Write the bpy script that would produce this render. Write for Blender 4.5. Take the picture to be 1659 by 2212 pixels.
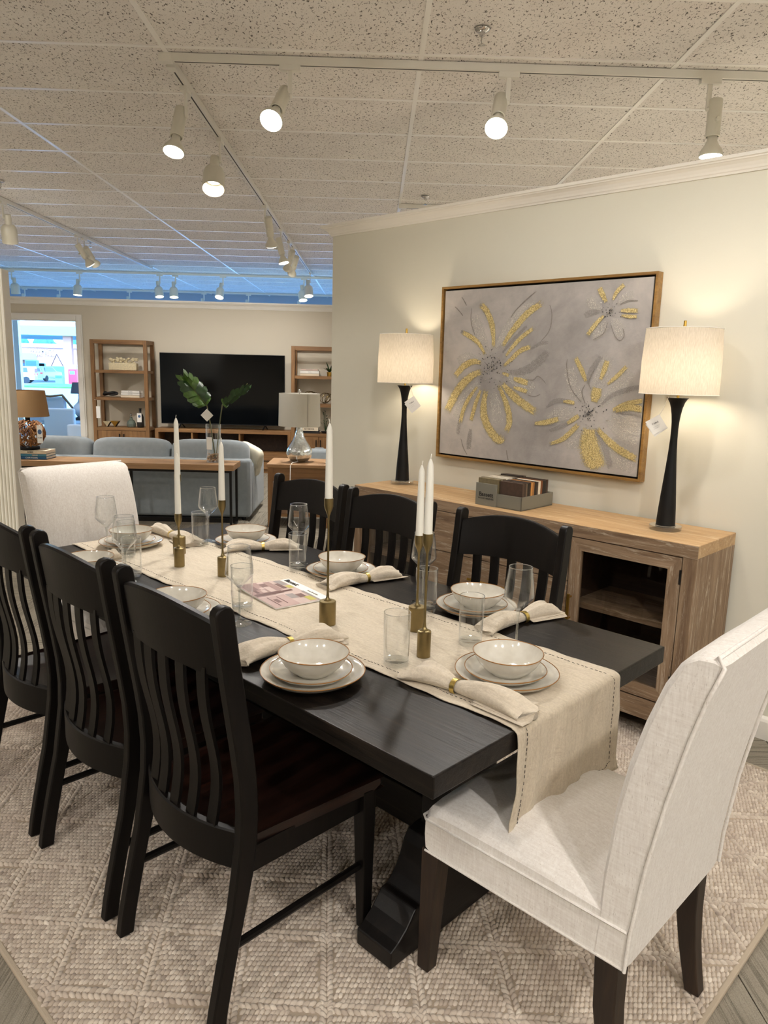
import bpy, bmesh, math, random
import numpy as np
from mathutils import Vector, Matrix, Euler

for _o in list(bpy.data.objects):
    bpy.data.objects.remove(_o)
SC = bpy.context.scene
COL = SC.collection
PI = math.pi
S2 = 2 ** -.5
rnd = random.Random(7)

# ------------------------------------------------------------------ camera
CAM_H = 1.56
F_PX, YAW, PITCH, ROLL = 1604.5, .0163, .18876, .02598
IMG_W, IMG_H = 1659, 2212
_f = Vector((math.sin(YAW) * math.cos(PITCH), math.cos(YAW) * math.cos(PITCH), -math.sin(PITCH)))
_r = Vector((math.cos(YAW), -math.sin(YAW), 0))
_u = _r.cross(_f)
_r2 = math.cos(ROLL) * _r + math.sin(ROLL) * _u
_u2 = -math.sin(ROLL) * _r + math.cos(ROLL) * _u
cam_data = bpy.data.cameras.new('camera')
cam = bpy.data.objects.new('camera', cam_data)
COL.objects.link(cam)
cam.matrix_world = Matrix(((_r2.x, _u2.x, -_f.x, 0), (_r2.y, _u2.y, -_f.y, 0), (_r2.z, _u2.z, -_f.z, CAM_H), (0, 0, 0, 1)))
cam_data.sensor_fit = 'HORIZONTAL'
cam_data.sensor_width = 36
cam_data.lens = 36 * F_PX / IMG_W
cam_data.clip_start = .05
cam_data.clip_end = 500
SC.camera = cam

# ------------------------------------------------------------------ view, world, daylight
SC.view_settings.view_transform = 'Standard'
SC.view_settings.look = 'None'
SC.view_settings.gamma = 1
SC.view_settings.use_curve_mapping = False
SC.view_settings.exposure = 0.68
SC.cycles.max_bounces = 7
SC.cycles.diffuse_bounces = 4
SC.cycles.glossy_bounces = 4
SC.cycles.transmission_bounces = 8
SC.cycles.transparent_max_bounces = 20
SC.cycles.caustics_reflective = False
SC.cycles.caustics_refractive = False
SC.cycles.sample_clamp_indirect = 6
SC.cycles.use_denoising = True
SC.cycles.use_adaptive_sampling = True
SC.cycles.adaptive_threshold = .04

world = bpy.data.worlds.new('world')
SC.world = world
world.use_nodes = True
_wn = world.node_tree
_sky = _wn.nodes.new('ShaderNodeTexSky')
_sky.sky_type = 'NISHITA'
_sky.sun_disc = False
_sky.sun_elevation = math.radians(50)
_sky.sun_rotation = math.radians(160)
_bg = _wn.nodes['Background']
_wn.links.new(_sky.outputs[0], _bg.inputs[0])
SKY_STRENGTH = 2.2
_bg.inputs[1].default_value = SKY_STRENGTH

SPOT_W = 10.0        # every track lamp
SHADE_LAMP_W = 5.8   # each lit table lamp
WARM = (1.0, .955, .90)

# ------------------------------------------------------------------ pixels to places
def ray(x, y):
    return _f + (x - IMG_W / 2) / F_PX * _r2 - (y - IMG_H / 2) / F_PX * _u2
def px_z(x, y, z):
    d = ray(x, y); t = (z - CAM_H) / d.z
    return Vector((d.x * t, d.y * t, z))
def px_y(x, y, Y):
    d = ray(x, y); t = Y / d.y
    return Vector((d.x * t, Y, CAM_H + d.z * t))
def px_v(x, y, v):
    d = ray(x, y); t = v / ((d.x + d.y) * S2)
    return ((-d.x + d.y) * S2 * t, CAM_H + d.z * t)          # (u, z) on the slanted wall
def proj(p):
    q = Vector(p) - Vector((0, 0, CAM_H)); d = q.dot(_f)
    if d <= .05: return (-9999, -9999)
    return (IMG_W / 2 + F_PX * q.dot(_r2) / d, IMG_H / 2 - F_PX * q.dot(_u2) / d)
def UV(u, v, z=0.0):
    return Vector(((v - u) * S2, (u + v) * S2, z))           # slanted frame: u runs along the table, v towards the wall
Q = PI / 4                                                   # local x = v, local y = u

# ------------------------------------------------------------------ materials
def lin(c):
    if isinstance(c, str):
        c = c.lstrip('#'); c = [int(c[i:i + 2], 16) / 255 for i in (0, 2, 4)]
    return tuple((x / 12.92 if x <= .04045 else ((x + .055) / 1.055) ** 2.4) for x in c[:3]) + (1,)

class NT:
    def __init__(s, name):
        s.m = bpy.data.materials.new(name); s.m.use_nodes = True
        s.t = s.m.node_tree; s.n = s.t.nodes; s.n.clear()
        s.out = s.n.new('ShaderNodeOutputMaterial')
    def add(s, typ, **kw):
        n = s.n.new('ShaderNode' + typ)
        for k, v in kw.items(): setattr(n, k, v)
        return n
    def link(s, a, b): s.t.links.new(a, b)
    def setin(s, n, **kw):
        for k, v in kw.items():
            k = k.replace('_', ' ')
            i = n.inputs[k]
            if hasattr(v, 'is_linked') or isinstance(v, bpy.types.NodeSocket): s.link(v, i)
            else: i.default_value = v
        return n
    def coord(s, kind='Object', scale=(1, 1, 1), rot=(0, 0, 0), loc=(0, 0, 0)):
        if kind == 'World': o = s.add('NewGeometry').outputs['Position']
        else: o = s.add('TexCoord').outputs[kind]
        mp = s.add('Mapping'); mp.inputs['Scale'].default_value = scale
        mp.inputs['Rotation'].default_value = rot; mp.inputs['Location'].default_value = loc
        s.link(o, mp.inputs[0]); return mp.outputs[0]
    def noise(s, co, scale=5, detail=4, rough=.5, dist=0):
        n = s.add('TexNoise'); s.link(co, n.inputs['Vector'])
        n.inputs['Scale'].default_value = scale; n.inputs['Detail'].default_value = detail
        n.inputs['Roughness'].default_value = rough; n.inputs['Distortion'].default_value = dist
        return n.outputs['Fac']
    def ramp(s, fac, stops, interp='LINEAR'):
        r = s.add('ValToRGB'); s.link(fac, r.inputs[0]); r.color_ramp.interpolation = interp
        e = r.color_ramp.elements
        while len(e) < len(stops): e.new(.5)
        for el, (p, c) in zip(e, stops):
            el.position = p
            el.color = lin(c) if isinstance(c, str) else (c if isinstance(c, tuple) else (c, c, c, 1))
        return r.outputs[0]
    def mix(s, f, a, b, mode='MIX'):
        n = s.add('MixRGB', blend_type=mode)
        for i, v in zip(n.inputs, (f, a, b)):
            if isinstance(v, bpy.types.NodeSocket): s.link(v, i)
            elif isinstance(v, str): i.default_value = lin(v)
            else: i.default_value = v
        return n.outputs[0]
    def math(s, op, a, b=0.0):
        n = s.add('Math', operation=op)
        for i, v in zip(n.inputs, (a, b)):
            if isinstance(v, bpy.types.NodeSocket): s.link(v, i)
            else: i.default_value = v
        return n.outputs[0]
    def bump(s, h, strength=.3, dist=.01):
        b = s.add('Bump'); s.link(h, b.inputs['Height'])
        b.inputs['Strength'].default_value = strength; b.inputs['Distance'].default_value = dist
        return b.outputs[0]
    def pbr(s, color, rough=.5, metal=0, normal=None, spec=.5, coat=0, sheen=0, trans=0, emis=None, estr=0):
        p = s.add('BsdfPrincipled')
        def st(k, v):
            if v is None: return
            if isinstance(v, bpy.types.NodeSocket): s.link(v, p.inputs[k])
            elif isinstance(v, str): p.inputs[k].default_value = lin(v)
            else: p.inputs[k].default_value = v
        st('Base Color', color); st('Roughness', rough); st('Metallic', metal); st('Normal', normal)
        st('Specular IOR Level', spec); st('Coat Weight', coat); st('Sheen Weight', sheen); st('Transmission Weight', trans)
        if emis: st('Emission Color', emis); st('Emission Strength', estr)
        return p
    def done(s, sh):
        s.link(sh.outputs[0] if hasattr(sh, 'outputs') else sh, s.out.inputs[0]); return s.m

MAT = {}
def simple(name, color, rough=.5, metal=0, spec=.5, coat=0, vary=0, vscale=8, bump=0, bscale=60, bdist=.002, sheen=0):
    t = NT(name); col = color; nrm = None
    if vary or bump: co = t.coord('Object')
    if vary:
        f = t.noise(co, vscale, 3)
        c = lin(color)
        lo = tuple(x * (1 - vary) for x in c[:3]) + (1,); hi = tuple(min(1, x * (1 + vary)) for x in c[:3]) + (1,)
        col = t.ramp(f, [(.3, lo), (.7, hi)])
    if bump: nrm = t.bump(t.noise(co, bscale, 4), bump, bdist)
    MAT[name] = t.done(t.pbr(col, rough, metal, nrm, spec, coat, sheen)); return MAT[name]

def wood(name, dark, mid, light, axis=0, rough=.45, gscale=18, streak=None, bump=.15, coat=0, spec=.5, stretch=.07, kind='Object', contrast=(.35, .5, .66)):
    t = NT(name)
    sc = [1, 1, 1]; sc[axis] = stretch
    co = t.coord(kind, scale=tuple(sc))
    n1 = t.noise(co, gscale, 8, .62, 1.2)
    n2 = t.noise(co, gscale * 6, 4, .7, .3)
    big = t.noise(t.coord(kind, scale=tuple(x * .5 + .1 for x in sc)), 3.2, 2)
    f = t.mix(.35, n1, n2)
    col = t.ramp(f, [(contrast[0], dark), (contrast[1], mid), (contrast[2], light)])
    col = t.mix(t.ramp(big, [(.35, .0), (.7, .35)]), col, t.mix(1, col, (.72, .7, .68, 1), 'MULTIPLY'))
    if streak:
        w = t.noise(co, gscale * 2.3, 10, .8, 2.0)
        col = t.mix(t.ramp(w, [(.54, .0), (.62, .75)]), col, streak)
    MAT[name] = t.done(t.pbr(col, rough, 0, t.bump(f, bump, .003), spec, coat)); return MAT[name]

def fabric(name, a, b, scale=900, rough=.95, bump=.5, slub=.3, axis=0, bdist=.0006, dark=None, sheen=.15, wrinkle=0):
    t = NT(name)
    co = t.coord('Object')
    sc = [1, 1, 1]; sc[axis] = .12
    sl = t.noise(t.coord('Object', scale=tuple(sc)), 160, 4, .7)
    sc2 = [1, 1, 1]; sc2[(axis + 1) % 3] = .12
    sl2 = t.noise(t.coord('Object', scale=tuple(sc2)), 160, 4, .7)
    n = t.noise(co, scale, 2, .5)
    mixv = t.mix(.5, sl, sl2)
    col = t.mix(t.ramp(mixv, [(.36, .0), (.62, 1.)]), a, b)
    if dark:
        fl = t.noise(t.coord('Object', scale=tuple(x * .9 + .12 for x in sc)), 420, 2, .5)
        col = t.mix(t.ramp(fl, [(.64, 0.), (.70, .55)]), col, dark)
    h = t.mix(.5, n, mixv)
    nb = t.bump(h, bump, bdist)
    if wrinkle:
        sw = [1, 1, 1]; sw[axis] = .45
        wn = t.noise(t.coord('Object', scale=tuple(sw)), 16, 5, .62, 1.6)
        b2 = t.add('Bump'); t.link(wn, b2.inputs['Height']); b2.inputs['Strength'].default_value = wrinkle; b2.inputs['Distance'].default_value = .012
        t.link(nb, b2.inputs['Normal']); nb = b2.outputs[0]
    MAT[name] = t.done(t.pbr(col, rough, 0, nb, .2, 0, sheen)); return MAT[name]

def thin_glass(name, tint=(1, 1, 1, 1), power=1.0, base=.04):
    # clear thin-walled glass: see-through straight on, mirror-like at grazing angles (Schlick)
    t = NT(name)
    lw = t.add('LayerWeight'); lw.inputs[0].default_value = .5
    f = t.math('POWER', lw.outputs['Facing'], 2.7)
    f = t.math('ADD', t.math('MULTIPLY', f, .8 * power), base)
    f = t.math('MINIMUM', f, .9)
    tr = t.add('BsdfTransparent'); tr.inputs[0].default_value = tint
    gl = t.add('BsdfGlossy'); gl.inputs['Roughness'].default_value = .02
    gl.inputs['Color'].default_value = (.95, .97, 1, 1)
    mx = t.add('MixShader'); t.link(f, mx.inputs[0]); t.link(tr.outputs[0], mx.inputs[1]); t.link(gl.outputs[0], mx.inputs[2])
    MAT[name] = t.done(mx); return MAT[name]

def emit(name, color, strength):
    t = NT(name); e = t.add('Emission'); e.inputs[0].default_value = lin(color) if isinstance(color, str) else color
    e.inputs[1].default_value = strength
    MAT[name] = t.done(e)
    MAT[name].cycles.emission_sampling = 'NONE'
    return MAT[name]

# paints and room surfaces
simple('wall_paint', '#d9d6c8', .75, bump=.08, bscale=240, bdist=.001, spec=.25)
simple('far_wall_paint', '#cfc6b4', .75, bump=.06, bscale=200, bdist=.001, spec=.2)
simple('trim_white', '#ece8e0', .45)
simple('panel_white', '#e6e1d2', .55)
simple('blue_grey_paint', '#a9b9cf', .8)
simple('grid_white', '#f4f2ee', .28, spec=.9)
simple('track_white', '#e4e1d8', .4)
simple('track_dark', '#39352f', .6)
simple('lamp_enamel', '#dcd9cc', .35)
simple('chrome', '#d8d8d8', .12, 1)
simple('brass', '#8d7d58', .36, 1, vary=.08, vscale=30)
simple('gold', '#c9a450', .3, 1)
simple('gold_ring', '#d9bf73', .3, 1)
simple('wax', '#f1efe6', .45, spec=.4)
simple('black_matte', '#0d0c0c', .55, spec=.3)
simple('dark_metal', '#1e1c1b', .45, .6)
simple('tv_black', '#050607', .10, spec=.22)
simple('tv_bezel', '#101114', .3)
simple('paper', '#efece6', .8)
simple('ink', '#2a2724', .8)
simple('ink_soft', '#8c8780', .8)
simple('label_blue', '#3f5d86', .7)
simple('box_grey', '#777468', .7, vary=.04)
simple('porcelain_rim', '#9a6a33', .3, .2)
simple('leaf_green', '#27431f', .35, vary=.35, vscale=30)
simple('leaf_light', '#4a6a2a', .35, vary=.3, vscale=30)
simple('stem_green', '#5a5a34', .5)
simple('pebble', '#9b7d5c', .6, vary=.35, vscale=40)
simple('sofa_blue', '#878e92', .95, spec=.15, vary=.06, vscale=20, bump=.5, bscale=500, bdist=.001, sheen=.2)
simple('pillow_cream', '#d8d3c0', .95, spec=.1, bump=.4, bscale=400, bdist=.001)
simple('tan_shade', '#a58664', .9, spec=.1, bump=.3, bscale=600, bdist=.0005)
simple('grey_shade', '#cfccc2', .9, spec=.1, bump=.3, bscale=600, bdist=.0005)
simple('twig_a', '#9a6a3a', .7, vary=.3, vscale=50)
simple('twig_b', '#6e4626', .7, vary=.3, vscale=50)
simple('stone_cream', '#d5c7a4', .8, vary=.15, vscale=60, bump=.4, bscale=80)
simple('mercury', '#dfe6ea', .16, 1, vary=.15, vscale=60, bump=.5, bscale=45, bdist=.006)
simple('book_pink', '#c9b1a4', .7); simple('book_white', '#dedbd4', .7); simple('book_cream', '#d9cbb3', .7)
simple('book_teal', '#3f7f9a', .6); simple('book_blue', '#1f5b8c', .6); simple('book_black', '#1b1716', .6)
simple('title_pink', '#c77f77', .7)
simple('chair_daylight', '#c9d2df', .9); simple('wicker', '#8a6a4c', .8)
simple('charcoal_shade', '#4f5a6c', .9)
for i, c in enumerate(['#3a2d26', '#4b3a30', '#6b5a4a', '#2a2520', '#9a6b3a', '#c08a4a', '#221d1a', '#3d2c20', '#d9cfbb', '#7a4a28', '#1a1715', '#75694f', '#8d8471', '#cfc7b8', '#55483c']):
    simple('sample_%02d' % i, c, .45, vary=.15, vscale=60)
# street
simple('asphalt', '#8d979a', .95); simple('grass', '#4a8a3c', .95, vary=.3, vscale=2)
simple('pink_stucco', '#b5837a', .9); simple('cream_metal', '#aab2b0', .7); simple('teal_band', '#7fb0b2', .6)
simple('tree_green', '#3f6f66', .95, vary=.4, vscale=1.5); simple('car_silver', '#8f9a99', .35, .3); simple('car_white', '#a9b1b1', .3)
simple('car_glass', '#2c3a45', .15); simple('tail_red', '#c2242c', .4); simple('pump_red', '#d01f3c', .4); simple('sign_blue', '#3560a8', .5)
simple('rubber', '#23272c', .8)

wood('table_wood', '#080605', '#15100d', '#30271f', axis=1, rough=.40, gscale=26, bump=.5, spec=.28, stretch=.045, contrast=(.38, .53, .70))
wood('table_wood_x', '#080605', '#120e0c', '#261f1a', axis=0, rough=.4, gscale=22, bump=.25, spec=.4, contrast=(.35, .55, .75))
wood('chair_wood', '#070504', '#0e0a08', '#19120e', axis=2, rough=.45, gscale=26, bump=.12, spec=.24, contrast=(.35, .55, .75))
wood('seat_wood', '#120806', '#1e0f0a', '#32190f', axis=0, rough=.33, gscale=20, bump=.1, spec=.5)
wood('leg_espresso', '#1a120d', '#281c14', '#3a2a1d', axis=2, rough=.5, gscale=30, bump=.1)
_ok = dict(rough=.6, gscale=16, bump=.35, spec=.3)
wood('oak_u', '#6d5744', '#8c745c', '#a58d74', axis=1, streak='#c4b6a2', **_ok)
wood('oak_z', '#6d5744', '#8c745c', '#a58d74', axis=2, streak='#c4b6a2', **_ok)
wood('oak_top', '#a3835f', '#b8966c', '#cbac84', axis=1, streak='#d9c6a4', rough=.5, gscale=12, bump=.2, spec=.35)
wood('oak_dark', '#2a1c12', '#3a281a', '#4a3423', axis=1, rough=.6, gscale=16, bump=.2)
wood('shelf_wood', '#6f4d2c', '#85603a', '#9a7347', axis=2, rough=.5, gscale=14, bump=.12)
wood('shelf_wood_x', '#6f4d2c', '#85603a', '#9a7347', axis=0, rough=.5, gscale=14, bump=.12)
wood('console_wood', '#8a6a4a', '#a07c57', '#b48d66', axis=0, rough=.5, gscale=14, bump=.15)
wood('frame_gold_wood', '#7a5a30', '#94703c', '#a9834a', axis=1, rough=.45, gscale=20, bump=.1)

fabric('host_fabric', '#dbd4cd', '#eeeae5', axis=2, dark='#bdb4ab', bump=.5)
fabric('linen', '#bdb09c', '#d4c8b4', axis=1, bump=.7, bdist=.0008, wrinkle=.55)
fabric('napkin_linen', '#c0b4a1', '#d6cab8', axis=0, bump=.7, bdist=.0008, wrinkle=.5)

thin_glass('glass', (.99, .995, .995, 1), 1.0, .035)
thin_glass('glass_thick', (.95, .965, .96, 1), 1.1, .20)
thin_glass('glass_rim', (.92, .94, .94, 1), 1.2, .45)
thin_glass('window_glass', (.36, .60, .86, 1), .8, .03)  # blue tint put in the glass to cool and dim the daylight
thin_glass('cabinet_glass', (.75, .74, .72, 1), 1.0, .05)
t = NT('glass_solid'); g = t.add('BsdfGlass'); g.inputs['IOR'].default_value = 1.45; g.inputs['Roughness'].default_value = 0
MAT['glass_solid'] = t.done(g)
t = NT('shade_lit')       # linen drum shade: lets the bulb inside glow through
co = t.coord('Object', scale=(1, 1, .15)); wv = t.noise(co, 300, 3)
dcol = t.ramp(wv, [(.35, '#b5ada0'), (.65, '#c4bcb0')])
df = t.add('BsdfDiffuse'); t.link(dcol, df.inputs[0])
tl = t.add('BsdfTranslucent'); t.link(dcol, tl.inputs[0])
mx = t.add('MixShader'); mx.inputs[0].default_value = .30
t.link(df.outputs[0], mx.inputs[1]); t.link(tl.outputs[0], mx.inputs[2]); MAT['shade_lit'] = t.done(mx)
emit('bulb_glow', (1, .93, .78, 1), 14)
emit('lamp_bulb', (1, .82, .58, 1), 4)

t = NT('porcelain'); co = t.coord('Object')
MAT['porcelain'] = t.done(t.pbr(t.ramp(t.noise(co, 30, 3), [(.3, '#cbc6ba'), (.7, '#d8d4ca')]), .12, 0, t.bump(t.noise(co, 40, 2), .05, .002), .5, .4))

t = NT('ceiling_tile'); co = t.coord('World', scale=(1, 1, 0))
v1 = t.noise(t.coord('World', scale=(1, .55, 0), rot=(0, 0, .5)), 95, 2, .6, .8)
v2 = t.noise(co, 230, 2, .5)
pit = t.ramp(v1, [(.60, 0.), (.64, 1.)]); pin = t.ramp(v2, [(.65, 0.), (.70, 1.)])
hole = t.math('MAXIMUM', pit, t.math('MULTIPLY', pin, .7))
col = t.mix(t.math('MULTIPLY', hole, .85), t.ramp(t.noise(co, 4, 3), [(.3, '#e6e1dd'), (.7, '#eeeae6')]), '#3a322b')
MAT['ceiling_tile'] = t.done(t.pbr(col, .9, 0, t.bump(hole, -.6, .004), .1))

t = NT('carpet')       # striped carpet planks: stripes run along each plank (local x)
inf = t.add('ObjectInfo')
cmb = t.add('CombineXYZ'); t.link(t.math('MULTIPLY', inf.outputs['Random'], 37.0), cmb.inputs[1])
va = t.add('VectorMath', operation='ADD'); t.link(t.add('TexCoord').outputs['Object'], va.inputs[0]); t.link(cmb.outputs[0], va.inputs[1])
mp = t.add('Mapping'); mp.inputs['Scale'].default_value = (.02, 1, 0); t.link(va.outputs[0], mp.inputs[0])
st = t.noise(mp.outputs[0], 34, 5, .75)
col = t.ramp(st, [(.32, '#4d483f'), (.41, '#857e70'), (.50, '#978f81'), (.56, '#645d51'), (.60, '#8c8577'), (.70, '#9c9587')])
fine = t.noise(t.coord('World'), 420, 2)
col = t.mix(.22, col, t.ramp(fine, [(.35, '#5c574e'), (.65, '#b2aca0')]))
MAT['carpet'] = t.done(t.pbr(col, .98, 0, t.bump(t.mix(.5, fine, st), .6, .003), .05))

t = NT('wool'); at = t.add('Attribute', attribute_name='tone')
nz = t.noise(t.coord('World', scale=(1, 1, 1)), 380, 3, .6)
big = t.noise(t.coord('World'), 5.5, 3, .6)
col = t.ramp(at.outputs['Fac'], [(0, '#ab9d90'), (.5, '#c8bbac'), (1, '#dcd1c3')])
col = t.mix(t.ramp(big, [(.45, 0.), (.72, .55)]), col, '#ab9a8d')
MAT['wool'] = t.done(t.pbr(col, .95, 0, t.bump(nz, .35, .002), .1, 0, .2))
simple('rug_binding', '#b3a592', .95, bump=.6, bscale=400, bdist=.002)
simple('rug_base', '#a89987', .98)

t = NT('canvas')       # soft clouds of grey and mauve paint
co = t.coord('Object'); n = t.noise(co, 2.2, 5, .6, .6); n2 = t.noise(co, 9, 6, .65, .4)
col = t.ramp(t.mix(.3, n, n2), [(.30, '#8f8a88'), (.46, '#a6a19e'), (.58, '#b6b0ac'), (.72, '#c4bcb4')])
MAT['canvas'] = t.done(t.pbr(col, .6, 0, t.bump(t.noise(co, 90, 5, .7), .35, .003), .35))
def brush(name, col_a, col_b, metal, rough, cover, streak=.1):
    t = NT(name)
    co = t.coord('UV', scale=(2.5, 22, 1)); n = t.noise(co, 3, 6, .75)
    fl = t.noise(t.coord('Object'), 190, 4, .7)
    a = t.mix(.5, n, fl)
    uv = t.add('SeparateXYZ'); t.link(t.add('TexCoord').outputs['UV'], uv.inputs[0])
    edge = t.math('MULTIPLY', t.math('SUBTRACT', 1.0, t.math('ABSOLUTE', t.math('SUBTRACT', t.math('MULTIPLY', uv.outputs[1], 2.0), 1.0))), 1.7)
    endf = t.math('MULTIPLY', t.math('SUBTRACT', 1.0, t.math('ABSOLUTE', t.math('SUBTRACT', t.math('MULTIPLY', uv.outputs[0], 2.0), 1.0))), 3.2)
    k = t.math('MINIMUM', t.math('MINIMUM', edge, endf), 1.0)
    al = t.ramp(t.math('ADD', a, t.math('MULTIPLY', t.math('SUBTRACT', k, 1.0), .34)), [(cover - .08, 0.), (cover + .04, 1.)])
    p = t.pbr(t.ramp(fl, [(.35, col_a), (.65, col_b)]), rough, metal, t.bump(fl, .5, .002), .5)
    tr = t.add('BsdfTransparent'); mx = t.add('MixShader')
    t.link(al, mx.inputs[0]); t.link(tr.outputs[0], mx.inputs[1]); t.link(p.outputs[0], mx.inputs[2])
    MAT[name] = t.done(mx)
brush('gold_leaf', '#b0934c', '#efe0aa', .25, .42, .445)
brush('grey_stroke', '#918c89', '#a8a39f', 0, .6, .52)
brush('pale_stroke', '#cfcac2', '#dcd6cc', 0, .6, .54)
brush('fine_line', '#7d7772', '#928b84', 0, .6, .46)
simple('dot_dark', '#3c3a3c', .4); simple('dot_silver', '#b9b2a8', .3, .4)

# ------------------------------------------------------------------ mesh building
class MB:
    def __init__(s): s.v = []; s.f = []; s.mi = []; s.cur = 0; s.uv = None
    def add(s, vs, fs):
        b = len(s.v); s.v.extend([tuple(p) for p in vs])
        for f in fs: s.f.append(tuple(i + b for i in f)); s.mi.append(s.cur)
        return s
    def box(s, x0, x1, y0, y1, z0, z1):
        return s.add([(x0, y0, z0), (x1, y0, z0), (x1, y1, z0), (x0, y1, z0), (x0, y0, z1), (x1, y0, z1), (x1, y1, z1), (x0, y1, z1)],
                     [(0, 3, 2, 1), (4, 5, 6, 7), (0, 1, 5, 4), (1, 2, 6, 5), (2, 3, 7, 6), (3, 0, 4, 7)])
    def frust(s, c0, a0, b0, c1, a1, b1):      # square frustum between two centres with half sizes
        vs = []
        for c, a, b in ((c0, a0, b0), (c1, a1, b1)):
            vs += [(c[0] - a, c[1] - b, c[2]), (c[0] + a, c[1] - b, c[2]), (c[0] + a, c[1] + b, c[2]), (c[0] - a, c[1] + b, c[2])]
        return s.add(vs, [(0, 3, 2, 1), (4, 5, 6, 7), (0, 1, 5, 4), (1, 2, 6, 5), (2, 3, 7, 6), (3, 0, 4, 7)])
    def lathe(s, prof, seg=24, c=(0, 0, 0), caps=True, ax=None):
        rings = []
        for r, z in prof:
            rings.append([(c[0] + r * math.cos(2 * PI * k / seg), c[1] + r * math.sin(2 * PI * k / seg), c[2] + z) for k in range(seg)])
        return s.loft(rings, caps=caps)
    def loft(s, rings, caps=True, closed=True):
        n = len(rings[0]); vs = [p for r in rings for p in r]; fs = []
        for i in range(len(rings) - 1):
            for k in range(n if closed else n - 1):
                a = i * n + k; b = i * n + (k + 1) % n
                fs.append((a, b, b + n, a + n))
        if caps:
            fs.append(tuple(reversed(range(n)))); fs.append(tuple((len(rings) - 1) * n + k for k in range(n)))
        return s.add(vs, fs)
    def tube(s, path, r, seg=8, caps=True):
        path = [Vector(p) for p in path]
        rs = r if isinstance(r, (list, tuple)) else [r] * len(path)
        rings = []; up = None
        for i, p in enumerate(path):
            d = (path[min(i + 1, len(path) - 1)] - path[max(i - 1, 0)]).normalized()
            if up is None:
                up = Vector((0, 0, 1)) if abs(d.z) < .9 else Vector((1, 0, 0))
            a = d.cross(up)
            if a.length < 1e-6: a = d.orthogonal()
            a.normalize(); b = a.cross(d).normalized(); up = b
            rings.append([tuple(p + rs[i] * (math.cos(2 * PI * k / seg) * a + math.sin(2 * PI * k / seg) * b)) for k in range(seg)])
        return s.loft(rings, caps)
    def prism(s, poly, lo, hi, axis=2):        # polygon (2D) extruded along an axis
        n = len(poly)
        def pt(p, h):
            if axis == 2: return (p[0], p[1], h)
            if axis == 1: return (p[0], h, p[1])
            return (h, p[0], p[1])
        vs = [pt(p, lo) for p in poly] + [pt(p, hi) for p in poly]
        fs = [tuple(reversed(range(n))), tuple(range(n, 2 * n))] + [(k, (k + 1) % n, (k + 1) % n + n, k + n) for k in range(n)]
        return s.add(vs, fs)
    def sphere(s, c, rx, ry=None, rz=None, seg=12, rings=8, e=1.0, M=None):
        ry = ry or rx; rz = rz or rx
        sg = lambda x, p: math.copysign(abs(x) ** p, x)
        rr = []
        for i in range(1, rings):
            th = PI * i / rings - PI / 2
            rr.append([(sg(math.cos(th), e) * sg(math.cos(2 * PI * k / seg), e), sg(math.cos(th), e) * sg(math.sin(2 * PI * k / seg), e), sg(math.sin(th), e)) for k in range(seg)])
        vs = [(0, 0, -1)] + [p for r in rr for p in r] + [(0, 0, 1)]
        fs = []
        for k in range(seg): fs.append((0, 1 + (k + 1) % seg, 1 + k))
        for i in range(len(rr) - 1):
            for k in range(seg):
                a = 1 + i * seg + k; b = 1 + i * seg + (k + 1) % seg
                fs.append((a, b, b + seg, a + seg))
        t = 1 + (len(rr) - 1) * seg
        for k in range(seg): fs.append((t + k, t + (k + 1) % seg, len(vs) - 1))
        out = []
        for p in vs:
            q = Vector((p[0] * rx, p[1] * ry, p[2] * rz))
            if M is not None: q = M @ q
            out.append((q.x + c[0], q.y + c[1], q.z + c[2]))
        return s.add(out, fs)
    def grid(s, nx, ny, fn):
        vs = [fn(i / nx, j / ny) for j in range(ny + 1) for i in range(nx + 1)]
        fs = [(j * (nx + 1) + i, j * (nx + 1) + i + 1, (j + 1) * (nx + 1) + i + 1, (j + 1) * (nx + 1) + i) for j in range(ny) for i in range(nx)]
        return s.add(vs, fs)
    def xform(s, M, start=0):
        for i in range(start, len(s.v)): s.v[i] = tuple(M @ Vector(s.v[i]))
        return s
    def mesh(s, name, mats, smooth=None):
        me = bpy.data.meshes.new(name); me.from_pydata(s.v, [], s.f)
        for m in (mats if isinstance(mats, (list, tuple)) else [mats]): me.materials.append(MAT[m])
        if any(s.mi): me.polygons.foreach_set('material_index', s.mi)
        if s.uv is not None:
            l = me.uv_layers.new(name='UVMap')
            for lp in me.loops: l.data[lp.index].uv = s.uv[lp.vertex_index]
        if smooth is not None:
            me.polygons.foreach_set('use_smooth', [True] * len(me.polygons))
            me.set_sharp_from_angle(angle=math.radians(smooth))
        me.update(); return me

def obj(name, mb, mats, parent=None, smooth=None, bevel=0, seg=2, loc=None, rot=None, solid=0, subsurf=0):
    me = mb.mesh(name, mats, smooth) if isinstance(mb, MB) else mb
    o = bpy.data.objects.new(name, me); COL.objects.link(o)
    if parent: o.parent = parent
    if loc is not None: o.location = loc
    if rot is not None: o.rotation_euler = rot
    if solid:
        m = o.modifiers.new('solid', 'SOLIDIFY'); m.thickness = solid; m.offset = 0
    if subsurf:
        m = o.modifiers.new('sub', 'SUBSURF'); m.levels = subsurf; m.render_levels = subsurf
    if bevel:
        m = o.modifiers.new('bevel', 'BEVEL'); m.width = bevel; m.segments = seg; m.limit_method = 'ANGLE'; m.angle_limit = .6
    return o
def tag(o, label, cat, group=None):
    o['label'] = label; o['category'] = cat
    if group: o['group'] = group
    return o
def thing(name, label, cat, loc=(0, 0, 0), rotz=0, group=None):
    o = bpy.data.objects.new(name, None); COL.objects.link(o); o.empty_display_size = .1
    o.location = loc; o.rotation_euler = (0, 0, rotz)
    return tag(o, label, cat, group)
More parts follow.
